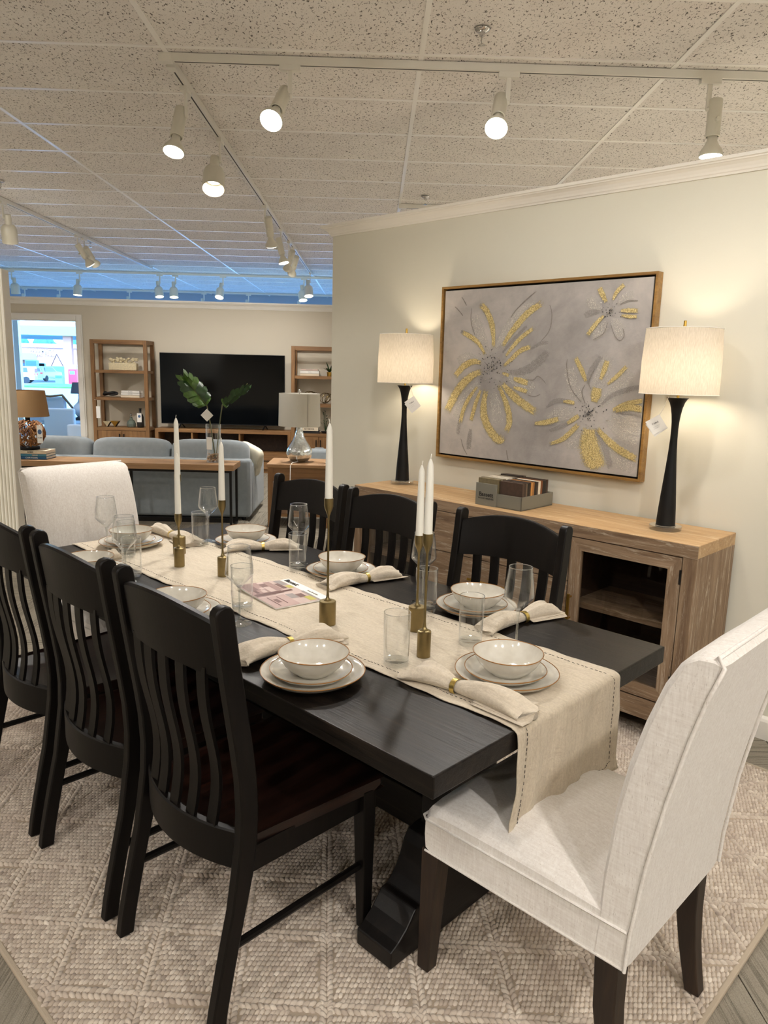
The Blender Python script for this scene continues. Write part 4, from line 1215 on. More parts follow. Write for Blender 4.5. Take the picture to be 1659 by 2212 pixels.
for y in (1.672 - 2.095, 2.508 - 2.095):
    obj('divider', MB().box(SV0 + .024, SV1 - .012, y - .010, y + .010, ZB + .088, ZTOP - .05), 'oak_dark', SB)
for y0, y1 in ((SU0 + .058, 1.662 - 2.095), (2.518 - 2.095, SU1 - .058)):
    obj('inner_shelf', MB().box(SV0 + .05, SV1 - .012, y0, y1, .510, .538), 'oak_u', SB)
for x in (SV0 + .05, SV1 - .05):
    for y in (SU0 + .08, SU1 - .08):
        obj('foot', MB().box(x - .025, x + .025, y - .03, y + .03, RUGZ if x < 0 else 0, ZB + .001), 'black_matte', SB)
DZ0, DZ1 = .201, .846
def glass_door(y0, y1, hinge_hi):
    y0 += .003; y1 -= .003; w = .055; x0, x1 = SV0 - .001, SV0 + .022
    mb = MB(); z0, z1 = DZ0 + .003, DZ1 - .003
    def st(a, b): mb.add([(x0, *p) for p in a] + [(x1, *p) for p in a], [(3, 2, 1, 0), (4, 5, 6, 7), (0, 1, 5, 4), (1, 2, 6, 5), (2, 3, 7, 6), (3, 0, 4, 7)])
    st([(y0, z0), (y0 + w, z0 + w), (y0 + w, z1 - w), (y0, z1)], 0)
    dr = obj('door', mb, 'oak_z', SB)
    for nm, mt_, pp in (('door_stile', 'oak_z', [(y1, z0), (y1, z1), (y1 - w, z1 - w), (y1 - w, z0 + w)]), ('door_rail', 'oak_u', [(y0, z0), (y1, z0), (y1 - w, z0 + w), (y0 + w, z0 + w)]), ('door_rail', 'oak_u', [(y0, z1), (y0 + w, z1 - w), (y1 - w, z1 - w), (y1, z1)])):
        mb = MB(); st(pp, 0); obj(nm, mb, mt_, dr)
    obj('glass', MB().add([(SV0 + .010, y0 + w - .005, z0 + w - .005), (SV0 + .010, y1 - w + .005, z0 + w - .005), (SV0 + .010, y1 - w + .005, z1 - w + .005), (SV0 + .010, y0 + w - .005, z1 - w + .005)], [(0, 1, 2, 3)]), 'cabinet_glass', dr)
    yh = (y0 if hinge_hi < 0 else y1)
    for z in (z0 + .07, z1 - .11):
        obj('hinge', MB().lathe([(0, 0), (.0045, 0), (.0045, .06), (0, .06)], 10, (x0 - .002, yh, z), caps=False), 'dark_metal', dr)
    yp = y1 - .022 if hinge_hi < 0 else y0 + .022
    mb = MB().box(x0 - .030, x0 - .022, yp - .006, yp + .006, .455, .585)
    for z in (.470, .570): mb.box(x0 - .026, x0 + .001, yp - .004, yp + .004, z - .004, z + .004)
    obj('handle', mb, 'gold', dr, bevel=.0015)
glass_door(1.160 - 2.095, 1.672 - 2.095, -1)
glass_door(2.508 - 2.095, 3.032 - 2.095, 1)
for z0, z1 in ((.634, .846), (.418, .634), (.201, .418)):
    y0, y1 = 1.672 - 2.095 + .003, 2.508 - 2.095 - .003
    d = obj('drawer', MB().box(SV0 - .001, SV0 + .022, y0, y1, z0 + .002, z1 - .002), 'oak_u', SB, bevel=.0015)
    zc = (z0 + z1) / 2 + .004
    mb = MB().box(SV0 - .031, SV0 - .023, -.13, .13, zc - .006, zc + .006)
    for y in (-.115, .115): mb.box(SV0 - .027, SV0, y - .004, y + .004, zc - .004, zc + .004)
    obj('handle', mb, 'gold', d, bevel=.0015)

# ---- pair of tall lamps on the sideboard
def sideboard_lamp(u_, v_, label, tag_side):
    z0 = ZTOP
    t = thing('table_lamp', label, 'lamp', UV(u_, v_, z0), Q, 'black hourglass table lamps')
    obj('acrylic_base', MB().lathe([(0, .0), (.066, .0), (.068, .002), (.068, .018), (.066, .020), (0, .020)], 40, caps=False), 'glass_thick', t, smooth=40)
    obj('base_ring', MB().lathe([(0, .018), (.044, .018), (.044, .022), (0, .022)], 32, caps=False), 'chrome', t, smooth=40)
    prof = [(.0405, .020), (.039, .05), (.036, .10), (.0315, .16), (.0265, .22), (.0215, .285), (.0172, .35), (.0150, .40), (.0146, .44), (.0158, .47), (.0188, .50), (.0240, .53), (.031, .552), (.039, .566), (.045, .573)]
    obj('body', MB().lathe([(0, .020)] + prof + [(0, .573)], 36, caps=False), 'black_matte', t, smooth=50)
    obj('neck', MB().lathe([(0, .572), (.006, .572), (.006, .80), (0, .80)], 14, caps=False), 'gold', t, smooth=40)
    r0, r1, sz0, sz1 = .160, .152, .588, .858
    sh = obj('lamp_shade', MB().lathe([(r0, sz0), (r0 - .001, (sz0 + sz1) / 2), (r1, sz1)], 56, caps=False), 'shade_lit', t, smooth=60)
    for r, z in ((r0, sz0), (r1, sz1)):
        obj('hem', MB().tube([(r * math.cos(2 * PI * k / 48), r * math.sin(2 * PI * k / 48), z) for k in range(49)], .0016, 6, caps=False), 'trim_white', sh)
    mb = MB()
    for k in range(3): a = 2 * PI * k / 3; mb.tube([(0, 0, sz1 - .012), (r1 * math.cos(a), r1 * math.sin(a), sz1 - .002)], .0012, 5)
    obj('spider', mb, 'gold', sh)
    obj('finial', MB().lathe([(0, .80), (.005, .80), (.0055, .84), (.0075, .862), (.0065, .875), (.006, .892), (0, .892)], 14, caps=False), 'gold', t, smooth=40)
    mb = MB().sphere((0, 0, .675), .030, rz=.042, seg=16, rings=10); obj('bulb', mb, 'lamp_bulb', t, smooth=80)
    ld = bpy.data.lights.new('lamp_light', 'POINT'); ld.energy = SHADE_LAMP_W; ld.color = (1, .85, .64); ld.shadow_soft_size = .05
    lo = bpy.data.objects.new('lamp_light', ld); COL.objects.link(lo); lo.parent = t; lo.location = (0, 0, .675)
    # paper price tag on a string hanging from the shade switch
    return t
lampR = sideboard_lamp(1.338, 3.162, 'black hourglass lamp with lit drum shade, sideboard end by draped host chair', 1)
lampL = sideboard_lamp(2.950, 3.195, 'black hourglass lamp with lit white drum shade at the sofa-side end of the sideboard', 1)
def price_tag(top, centre, size, ang, label, parent_loc, text=None, nl=2):
    """a square paper tag hung by string; faces the viewer side of the room"""
    c = Vector(centre); t = thing('price_tag', label, 'tag', c, 0, 'paper price tags')
    d = Vector((-c.x, -c.y, 0)).normalized(); az = math.atan2(d.y, d.x) + PI / 2
    E_ = Euler((PI / 2, 0, az)).to_matrix().to_4x4()
    h = size / 2
    tg = obj('card', MB().box(-h, h, -h, h, -.0004, .0004), 'paper', t); tg.matrix_local = E_ @ Matrix.Rotation(ang, 4, 'Z')
    t2 = obj('card', MB().box(-h, h, -h, h, -.0004, .0004), 'paper', t); t2.matrix_local = E_ @ Matrix.Translation((h * .08, -h * .22, -.003)) @ Matrix.Rotation(ang + .1, 4, 'Z')
    if text:
        o = obj('print', text_mesh(text, size * .16, 'ink'), None, tg, loc=(0, size * .12, .0006))
        o = obj('print', text_mesh('—————', size * .10, 'ink_soft'), None, tg, loc=(0, -size * .08, .0006))
        o = obj('print', text_mesh('———', size * .10, 'ink_soft'), None, tg, loc=(-size * .1, -size * .2, .0006))
    tip = E_ @ Matrix.Rotation(ang, 4, 'Z') @ Vector((h * .8, h * .8, .001)) if ang > 0 else E_ @ Matrix.Rotation(ang, 4, 'Z') @ Vector((-h * .8, h * .8, .001))
    a = Vector(top) - c
    obj('string', MB().tube([tip, tip.lerp(a, .5) + Vector((.001, .001, -.004)), a], .0012, 5), 'paper', t)
def at_uv(u_, v_, z): return UV(u_, v_, z)
# right lamp tag: hangs in front of the neck
lp = UV(1.338, 3.162); dr = Vector((-lp.x, -lp.y, 0)).normalized(); sx = Vector((-dr.y, dr.x, 0))
price_tag(lp + dr * .06 - sx * .03 + Vector((0, 0, 1.500)), lp + dr * .065 - sx * .075 + Vector((0, 0, 1.362)), .064, .58, 'square paper price tag on string hanging from the lamp by the draped host chair', None, 'TABLE')
lp = UV(2.950, 3.195); dr = Vector((-lp.x, -lp.y, 0)).normalized(); sx = Vector((-dr.y, dr.x, 0))
price_tag(lp + dr * .06 + sx * .022 + Vector((0, 0, 1.495)), lp + dr * .065 + sx * .045 + Vector((0, 0, 1.375)), .066, .62, 'square paper price tag on string hanging from the sofa-side lamp on the sideboard', None, 'TABLE')

SAMPLE_NAMES = ['dark umber', 'mid umber', 'taupe brown', 'blackened brown', 'amber oak', 'honey oak', 'near-black', 'coffee brown', 'cream', 'reddish brown', 'black', 'mossy grey-brown', 'stone grey', 'pale grey', 'smoky brown']
# ---- box of wood finish samples
bx = thing('sample_box', 'grey display box holding wood finish samples on the sideboard', 'display box', UV(1.985, 3.005, ZTOP), Q + .01)
# local x = towards the wall, y = along the sideboard
BL, BD = .272, .285
mb = MB()
mb.box(0, BD, 0, BL, 0, .006)
for a in ((0, BD, 0, .005, 0, .068), (0, .005, 0, BL, 0, .068), (BD - .005, BD, 0, BL, 0, .068), (0, BD, BL - .005, BL, 0, .068)): mb.box(*a)
obj('tray', mb, 'box_grey', bx, bevel=.001)
obj('label_board', MB().box(-.004, .002, .146, BL + .001, 0, .112), 'box_grey', bx, bevel=.001)
o = obj('print', text_mesh('Bassett', .030, 'ink', bold=True), None, bx, loc=(-.0046, .209, .056), rot=(PI / 2, 0, -PI / 2))
o = obj('print', text_mesh('WOOD FINISHES', .0125, 'ink'), None, bx, loc=(-.0046, .209, .036), rot=(PI / 2, 0, -PI / 2))
o = obj('print', text_mesh('sample', .008, 'ink_soft'), None, bx, loc=(-.0046, .209, .014), rot=(PI / 2, 0, -PI / 2))
x = .012
for i, (c, w) in enumerate([(1, .020), (0, .014), (2, .012), (3, .016), (0, .014), (5, .016), (4, .016), (6, .016), (7, .018), (8, .022), (9, .018), (10, .018), (3, .016), (7, .018)]):
    if x + w > BD - .006: break
    s_ = tag(obj('finish_sample', MB().box(0, w - .001, 0, .130, 0, .126 + .002 * math.sin(i * 2.1)), 'sample_%02d' % c, None, bevel=.0008), SAMPLE_NAMES[c] + ' wood finish block standing in the open tray of the sample box', 'wood sample', 'wood finish samples in the tray half')
    p = UV(1.985, 3.005, ZTOP + .0065) + Matrix.Rotation(Q + .01, 3, 'Z') @ Vector((x, .0075, 0)); s_.location = p; s_.rotation_euler = (0, 0, Q + .01); x += w
x = .006
for i, (c, w) in enumerate([(11, .022), (12, .020), (11, .024), (13, .026), (13, .030), (12, .022), (14, .024), (14, .024), (3, .030), (14, .024)]):
    if x + w > BD - .006: break
    s_ = tag(obj('finish_sample', MB().box(0, w - .001, 0, .122, 0, .130 + .003 * math.sin(i * 1.7)), 'sample_%02d' % c, None, bevel=.0008), SAMPLE_NAMES[c] + ' wood finish block behind the printed board of the sample box', 'wood sample', 'wood finish samples behind the printed board')
    p = UV(1.985, 3.005, ZTOP + .0065) + Matrix.Rotation(Q + .01, 3, 'Z') @ Vector((x, .1445, 0)); s_.location = p; s_.rotation_euler = (0, 0, Q + .01); x += w

# ---- floral painting in a floater frame
PV = WV - .040
pic = thing('painting', 'large framed canvas of grey and gold flowers hanging above the sideboard', 'painting', (0, 0, 0), Q)
pu0, pz1 = px_v(1442, 582, PV); pu1, _ = px_v(960, 622, PV); _, pz0 = px_v(943, 985, PV)
pu0, pu1, pz0, pz1 = 1.548, 2.808, 1.072, 2.026
mb = MB(); fw = .012
for y0, y1, z0, z1 in ((pu0, pu1, pz1 - fw, pz1), (pu0, pu1, pz0, pz0 + fw), (pu0, pu0 + fw, pz0 + fw, pz1 - fw), (pu1 - fw, pu1, pz0 + fw, pz1 - fw)):
    mb.box(PV - .012, WV - .003, y0, y1, z0, z1)
obj('frame', mb, 'frame_gold_wood', pic, bevel=.001)
mb = MB().box(WV - .02, WV - .006, pu0 + fw, pu1 - fw, pz0 + fw, pz1 - fw); obj('frame_back', mb, 'black_matte', pic)
CG = .022
obj('canvas', MB().box(PV - .004, WV - .018, pu0 + CG, pu1 - CG, pz0 + CG, pz1 - CG), 'canvas', pic)
PX = PV - .0045
def clampc(u_, z_): return (min(max(u_, pu0 + CG + .002), pu1 - CG - .002), min(max(z_, pz0 + CG + .002), pz1 - CG - .002))
layer = [0]
def stroke(mb, pts, w, conv, taper=(.35, .7)):
    P_ = [Vector((0, *px_v(*conv(p), PV))) for p in pts]
    if len(P_) == 2: P_ = [P_[0], P_[0].lerp(P_[1], .5), P_[1]]
    # Catmull-Rom
    out = []
    for i in range(len(P_) - 1):
        p0, p1, p2, p3 = P_[max(i - 1, 0)], P_[i], P_[i + 1], P_[min(i + 2, len(P_) - 1)]
        for k in range(7):
            t_ = k / 7
            out.append(.5 * ((2 * p1) + (-p0 + p2) * t_ + (2 * p0 - 5 * p1 + 4 * p2 - p3) * t_ ** 2 + (-p0 + 3 * p1 - 3 * p2 + p3) * t_ ** 3))
    out.append(P_[-1]); n = len(out)
    layer[0] += 1; x = PX - .00008 * layer[0]
    base = len(mb.v); vs = []; uvs = []
    for i, p in enumerate(out):
        d = out[min(i + 1, n - 1)] - out[max(i - 1, 0)]; d.normalize(); nn = Vector((0, -d.z, d.y)); f = i / (n - 1)
        ww = w * (taper[0] + (1 - taper[0]) * min(1, f * 2.2)) * (1 - (1 - taper[1]) * max(0, f - .7) / .3)
        for s in (-1, 0, 1):
            q = p + nn * s * ww / 2; yy, zz = clampc(q.y, q.z); vs.append((x, yy, zz)); uvs.append((f, (s + 1) / 2))
    fs = [(3 * i + a, 3 * i + a + 1, 3 * i + a + 4, 3 * i + a + 3) for i in range(n - 1) for a in (0, 1)]
    mb.add(vs, fs); mb.uv = (mb.uv or []) + uvs
A_ = lambda p: (940 + p[0] / 4.81, 580 + p[1] / 4.809)
B_ = lambda p: (1140 + p[0] / 4.706, 580 + p[1] / 4.706)
K = 1 / 4.8 * .0047      # zoom pixel to metres on the canvas
def flower(conv, gold, grey, pale, fine, centre, rc, nd):
    for nm, lst, mat, tp in (('pale_petals', pale, 'pale_stroke', (.3, .5)), ('grey_petals', grey, 'grey_stroke', (.3, .5)), ('fine_lines', fine, 'fine_line', (.7, .7)), ('gold_petals', gold, 'gold_leaf', (.45, .8))):
        if not lst: continue
        mb = MB()
        for pts, w in lst: stroke(mb, pts, w * K, conv, tp)
        o_ = obj(nm, mb, mat, pic); o_['kind'] = 'stuff'
    cu, cz = px_v(*conv(centre), PV); rs = random.Random(int(centre[0])); mb = MB()
    for i in range(nd):
        a = rs.uniform(0, 6.28); r = rc * K * min(1.4, abs(rs.gauss(0, .55)))
        y, z = cu + r * math.cos(a), cz + r * math.sin(a); q = rs.uniform(.0012, .0036)
        mb.cur = 0 if rs.random() < .6 else 1
        mb.sphere((PX - .0045, y, z), .0012, q, q * rs.uniform(.6, 1.2), seg=6, rings=4)
    o_ = obj('flower_centre', mb, ['dot_dark', 'dot_silver'], pic); o_['kind'] = 'stuff'
flower(A_, [([(610, 880), (612, 700), (590, 560), (540, 440), (455, 350)], 62), ([(690, 850), (760, 720), (880, 560), (1000, 440), (1175, 325)], 66), ([(720, 940), (800, 830), (900, 720), (1070, 590)], 42), ([(700, 1030), (790, 950), (900, 850), (1030, 810)], 46),
            ([(700, 1085), (780, 1112)], 34), ([(810, 1140), (890, 1165), (985, 1195)], 54), ([(810, 1230), (890, 1255), (975, 1285)], 40), ([(690, 1170), (780, 1280), (900, 1390), (1100, 1525)], 80), ([(640, 1170), (720, 1330), (772, 1500), (775, 1620), (725, 1725)], 66),
            ([(550, 1210), (520, 1350), (512, 1500), (560, 1650), (670, 1780), (745, 1700)], 90), ([(490, 1240), (430, 1400), (370, 1610)], 46), ([(470, 1200), (370, 1330), (300, 1470), (262, 1640)], 46), ([(530, 1060), (400, 1110), (270, 1230), (180, 1380), (110, 1525)], 92), ([(510, 990), (400, 968), (290, 1030), (195, 1145)], 66), ([(540, 930), (470, 790), (380, 710), (265, 652)], 48)],
       [([(720, 1070), (850, 1080), (1000, 1030), (1130, 920), (1195, 820)], 95), ([(600, 700), (560, 520), (450, 345)], 34), ([(430, 780), (350, 690), (255, 648)], 40), ([(690, 900), (800, 760), (1000, 560)], 40), ([(380, 1640), (360, 1780), (350, 1900)], 70), ([(980, 850), (1100, 780), (1200, 770)], 40), ([(270, 1500), (250, 1640), (240, 1740)], 50)],
       [([(640, 880), (700, 740), (860, 520), (1150, 290)], 150), ([(560, 900), (480, 700), (400, 450)], 140), ([(500, 1000), (350, 930), (220, 980)], 120), ([(600, 1250), (640, 1450), (660, 1650)], 170), ([(720, 1100), (900, 1180), (1050, 1300)], 170), ([(500, 1150), (330, 1350), (200, 1600)], 150)],
       [([(770, 540), (850, 430), (960, 320), (1085, 215)], 12), ([(205, 390), (255, 440), (302, 500)], 10), ([(280, 290), (310, 340), (336, 392)], 10), ([(270, 1750), (300, 1860), (345, 1945)], 9), ([(745, 1880), (755, 1940), (768, 2005)], 9), ([(960, 1310), (1040, 1330), (1110, 1300)], 8), ([(1190, 350), (1220, 480), (1190, 650), (1080, 780)], 8), ([(390, 390), (380, 550), (430, 720)], 8), ([(900, 1140), (1020, 1160), (1080, 1120), (1180, 1220)], 8)],
       (600, 1040), 135, 210)
flower(B_, [([(605, 1165), (560, 1040), (485, 885)], 46), ([(680, 1370), (720, 1200)], 95), ([(740, 1150), (790, 1020), (822, 925)], 50), ([(800, 1190), (920, 1090), (1030, 980)], 38), ([(850, 1450), (1000, 1380), (1225, 1335)], 44), ([(870, 1455), (1050, 1412), (1225, 1450)], 56), ([(360, 1350), (430, 1355), (495, 1372)], 34),
            ([(60, 1575), (200, 1562), (345, 1520)], 50), ([(400, 1580), (540, 1490)], 42), ([(200, 1790), (350, 1740), (450, 1660), (545, 1560)], 48), ([(640, 1590), (630, 1740), (660, 1900), (750, 2085)], 190), ([(700, 1600), (800, 1720), (950, 1850), (1175, 1965)], 66)],
       [([(720, 1430), (850, 1300), (1050, 1225), (1240, 1200)], 50), ([(670, 1600), (780, 1780), (860, 2080)], 70), ([(620, 1200), (650, 1050), (780, 860)], 60), ([(180, 1430), (300, 1340), (500, 1370)], 46), ([(200, 1660), (350, 1600), (540, 1500)], 50), ([(870, 1460), (1050, 1475), (1210, 1515)], 30)],
       [([(590, 1380), (470, 1200), (430, 950)], 150), ([(660, 1350), (760, 1100), (840, 850)], 160), ([(700, 1420), (900, 1250), (1100, 1000)], 150), ([(800, 1500), (1000, 1620), (1200, 1780)], 240), ([(560, 1600), (470, 1760), (460, 1850)], 160), ([(520, 1480), (350, 1480), (180, 1560)], 160), ([(760, 1700), (950, 1950), (1100, 2080)], 160)],
       [([(590, 1400), (450, 1220), (405, 1000), (420, 900)], 9), ([(600, 1170), (560, 1260), (600, 1390)], 9), ([(660, 1240), (630, 1150), (700, 1000)], 8)],
       (640, 1470), 95, 130)
flower(B_, [([(815, 355), (770, 265), (735, 190)], 48), ([(870, 335), (920, 235), (1005, 155)], 36), ([(940, 430), (1040, 428), (1145, 432)], 36), ([(950, 475), (1040, 488), (1135, 490)], 30), ([(800, 465), (700, 570), (605, 695)], 40)],
       [([(760, 440), (660, 450), (570, 490)], 60)],
       [([(860, 500), (930, 600), (950, 720)], 120), ([(830, 520), (760, 620), (640, 720)], 110), ([(790, 420), (680, 380), (620, 280)], 100), ([(900, 380), (1000, 300), (1100, 260)], 90)],
       [([(930, 375), (1030, 330), (1145, 328)], 9), ([(845, 520), (880, 650), (940, 735), (990, 680), (960, 560)], 8), ([(830, 530), (780, 660), (650, 740)], 8)],
       (850, 425), 52, 45)

# ================================================================== LIVING AREA BEYOND THE TABLE
BKY = 10.985                       # front plane of the wall unit
def bz(y_px, x_px=260, Y=BKY): return px_y(x_px, y_px, Y).z
def bookcase(x0, x1, shelves, ztop, label):
    t = thing('bookcase', label, 'bookcase', (x0, BKY, 0), 0, 'oak bookcases flanking the television')
    w, d, p = x1 - x0, BY - BKY - .012, .052
    for a in (0, w - p):
        for b in (0, d - p):
            obj('post', MB().box(a, a + p, b, b + p, 0, ztop), 'shelf_wood', t, bevel=.003)
        obj('top_rail', MB().box(a + .006, a + p - .006, p, d - p, ztop - .055, ztop), 'shelf_wood_x', t)
        for z in shelves: obj('side_rail', MB().box(a + .008, a + p - .008, p, d - p, z - .04, z), 'shelf_wood_x', t)
    for b in (0, d - p): obj('top_rail', MB().box(p, w - p, b, b + p, ztop - .058, ztop), 'shelf_wood_x', t, bevel=.003)
    for z in shelves: obj('shelf', MB().box(p - .004, w - p + .004, .006, d - .006, z - .042, z), 'shelf_wood_x', t, bevel=.002)
    zc = shelves[-1]
    obj('cabinet', MB().box(p - .004, w - p + .004, .03, d - .01, .06, zc - .041), 'shelf_wood', t)
    for a, b in ((p + .002, w / 2 - .002), (w / 2 + .002, w - p - .002)):
        dd = obj('door', MB().box(a, b, .012, .031, .07, zc - .045), 'shelf_wood', t, bevel=.002)
        xh = b - .03 if a < w / 2 - .05 else a + .03
        obj('handle', MB().box(xh - .006, xh + .006, -.006, .012, zc - .19, zc - .09), 'dark_metal', dd)
    return t
sh_l = [bz(800), bz(859), bz(924)]
bookcase(px_y(196, 800, BKY).x, px_y(315, 800, BKY).x + .02, sh_l, px_y(255, 734, BKY).z, 'open oak bookcase between the cased opening and the television')
sh_r = [bz(812, 660), bz(873, 660), bz(937, 660)]
XR = px_y(629, 800, BKY).x
bookcase(XR, XR + .80, sh_r, px_y(660, 748, BKY).z, 'open oak bookcase between the television and the slanted wall')

# media console
cx0, cx1 = px_y(334, 930, BKY).x, XR - .003
ctz = bz(929, 480)
t = thing('media_console', 'low oak media console with open compartments under the television', 'media console', (cx0, BKY + .01, 0))
w = cx1 - cx0; d = BY - BKY - .03
obj('top', MB().box(0, w, 0, d, ctz - .05, ctz), 'shelf_wood_x', t, bevel=.003)
for a in (0, w - .05): obj('end_panel', MB().box(a, a + .05, 0, d, 0, ctz - .049), 'shelf_wood', t)
for f in (.27, .62): obj('divider', MB().box(w * f - .012, w * f + .012, .01, d, .3, ctz - .049), 'shelf_wood', t)
obj('shelf', MB().box(.049, w - .049, .005, d, .27, .305), 'shelf_wood_x', t)
obj('back', MB().box(.049, w - .049, d - .012, d, .07, ctz - .049), 'oak_dark', t)
for i in range(3):
    a, b = .052 + (w - .104) * i / 3, .052 + (w - .104) * (i + 1) / 3
    dr_ = obj('drawer', MB().box(a + .003, b - .003, -.004, .02, .07, .268), 'shelf_wood_x', t, bevel=.002)
    obj('handle', MB().box((a + b) / 2 - .05, (a + b) / 2 + .05, -.018, -.004, .185, .195), 'dark_metal', dr_)
obj('plinth', MB().box(.03, w - .03, .03, d - .02, 0, .07), 'shelf_wood_x', t)
p = px_y(508, 950, BKY + .15)
tag(obj('sign_card', MB().box(-.13, .13, -.004, .004, 0, .13), 'paper', None, loc=(p.x, BKY + .18, .3055), rot=(-.12, 0, .1)), 'white price card standing inside the media console', 'sign card')

# television
p0, p1 = px_y(344, 761, 11.12), px_y(615, 921, 11.12)
tv = thing('television', 'large black flat-screen television on the media console', 'television', ((p0.x + p1.x) / 2, 11.12, ctz))
hw_ = (p1.x - p0.x) / 2; tz0, tz1 = p1.z - ctz, p0.z - ctz
obj('screen', MB().box(-hw_ + .008, hw_ - .008, -.003, .0, tz0 + .014, tz1 - .008), 'tv_black', tv)
obj('housing', MB().box(-hw_, hw_, 0, .045, tz0, tz1), 'tv_bezel', tv, bevel=.004)
for a in (-.62, .62):
    mb = MB()
    for s in (-1, 1): mb.tube([(a, .02, tz0 + .01), (a + s * .02, .02 + s * .10, .0095)], .009, 6)
    obj('stand_foot', mb, 'tv_bezel', tv)

# ---- shelf ornaments, left bookcase
Y_ = BKY + .16
def sx(x, y, Y=Y_): return px_y(x, y, Y)
p = sx(267, 796)
t = thing('coral_ornament', 'cream carved coral ornament on the top shelf of the bookcase', 'ornament', (p.x, Y_, sh_l[0]))
W_ = sx(297, 796).x - sx(237, 796).x
mb = MB(); rs = random.Random(2)
obj('block', MB().box(-W_ / 2, W_ / 2, -.05, .05, 0, .105), 'stone_cream', t, bevel=.008)
for i in range(9):
    a = -W_ / 2 + W_ * (i + .5) / 9
    for k in range(3): mb.sphere((a + rs.uniform(-.02, .02), rs.uniform(-.03, .03), .11 + rs.uniform(0, .06)), rs.uniform(.022, .034), rz=rs.uniform(.014, .024), seg=8, rings=6, M=Matrix.Rotation(rs.uniform(-.8, .8), 3, 'Y'))
o = obj('petal_cluster', mb, 'stone_cream', t, smooth=60); o['kind'] = 'stuff'
p = sx(238, 858)
mb = MB()
def knot(r, R, n=60):
    return [((R + r * math.cos(3 * a)) * math.cos(2 * a) * 1.5, (R + r * math.cos(3 * a)) * math.sin(2 * a) * .7, .035 + r * .8 * math.sin(3 * a)) for a in [2 * PI * i / n for i in range(n + 1)]]
tag(obj('knot_ornament', MB().tube(knot(.02, .05), .017, 10, caps=False), 'book_black', None, smooth=70, loc=(p.x, Y_, sh_l[1] + .016)), 'black glazed knot ornament on the middle bookcase shelf', 'ornament')
def book(name, x0, x1, y0, y1, z0, z1, cover, label, title=None, tmat='ink', group=None, rot=0, size=None, tx=0.0):
    """a lying book with its spine towards the viewer (local -y)"""
    t = thing('book', label, 'book', ((x0 + x1) / 2, (y0 + y1) / 2, z0), rot, group)
    hx_, hy_, H = (x1 - x0) / 2, (y1 - y0) / 2, z1 - z0
    mb = MB().box(-hx_, hx_, -hy_, hy_, 0, .003).box(-hx_, hx_, -hy_, hy_, H - .003, H).box(-hx_, hx_, -hy_, -hy_ + .004, 0, H)
    obj('cover', mb, cover, t, bevel=.001)
    obj('pages', MB().box(-hx_ + .003, hx_ - .003, -hy_ + .004, hy_ - .004, .003, H - .003), 'paper', t)
    if title: obj('spine_title', text_mesh(title, size or H * .6, tmat, bold=True), None, t, loc=(tx, -hy_ - .0006, H / 2), rot=(PI / 2, 0, 0))
a, b = sx(264, 858).x, sx(311, 858).x - .045
for i, (c, dx) in enumerate((('book_cream', 0), ('book_white', .004), ('book_white', .01))):
    book('book', a + dx, b, Y_ - .06, Y_ + .12, sh_l[1] + .0005 + .033 * i, sh_l[1] + .033 * (i + 1), c, ['cream book at the bottom of the white stack on the bookcase', 'white book in the middle of the white stack on the bookcase', 'white book on top of the white stack on the bookcase'][i], ['', 'WHITE', 'BLANC'][i] or None, 'ink_soft', 'white books on the bookcase')
def gem(x, s, mats, label):
    p = sx(x, 920); mb = MB(); zz = .0005
    vs = [(-s, -s * .6, s * 1.5), (s, -s * .9, s * 1.35), (s * 1.05, s * .8, s * 1.5), (-s * .9, s * .9, s * 1.2), (-s * .1, -s * .2, 0), (s * .2, s * .1, 0), (0, s * .3, 0)]
    mb.add(vs, [(0, 3, 2), (0, 2, 1), (4, 6, 5)]); mb.cur = 0; mb.add(vs, [(0, 1, 4), (2, 3, 6), (3, 0, 4), (3, 4, 6)]); mb.cur = 1; mb.add(vs, [(1, 5, 4), (1, 2, 5), (2, 6, 5)])
    tag(obj('geometric_ornament', mb, mats, None, loc=(p.x, Y_ - .03, sh_l[2] + zz)), label, 'ornament')
gem(234, .055, ['stone_cream', 'book_black'], 'white and black faceted pyramid ornament on the lower bookcase shelf')
gem(251, .06, ['gold', 'book_black'], 'gold and black faceted pyramid ornament on the lower bookcase shelf')
simple('smoke_glass', '#7f8a80', .08, .5); simple('dark_ceramic', '#2c2a28', .35)
p = sx(284, 920)
t = thing('decanter', 'grey cut-glass decanter with ball stopper on the lower bookcase shelf', 'decanter', (p.x, Y_, sh_l[2] + .0005))
obj('body', MB().lathe([(0, 0), (.055, 0), (.064, .01), (.066, .05), (.05, .095), (.025, .115), (.018, .14), (.024, .146), (0, .146)], 14, caps=False), 'smoke_glass', t)
obj('stopper', MB().sphere((0, 0, .182), .018, seg=12, rings=8).lathe([(0, .145), (.006, .145), (.006, .17), (0, .17)], 8, caps=False), 'chrome', t, smooth=60)
p = sx(304, 920)
t = thing('bottle_vase', 'dark bottle vase wearing a white price label on the lower bookcase shelf', 'vase', (p.x, Y_, sh_l[2] + .0005))
obj('body', MB().lathe([(0, 0), (.045, 0), (.05, .01), (.05, .15), (.035, .19), (.016, .21), (.016, .27), (.022, .28), (0, .28)], 24, caps=False), 'dark_ceramic', t, smooth=50)
lb = obj('price_label', MB().box(-.033, .033, -.0525, -.0515, .08, .21), 'paper', t)
mb = MB().lathe([(0, 0), (.02, 0), (.02, .0006), (0, .0006)], 20, caps=False).xform(Matrix.Translation((0, -.0525, .165)) @ Matrix.Rotation(PI / 2, 4, 'X')); obj('emblem', mb, 'label_blue', lb)
p = sx(207, 890, BKY - .02)
t = thing('price_tag', 'long white price tag tied to the post of the bookcase by the opening', 'tag', (p.x + .03, BKY - .006, 0), 0, 'paper price tags')
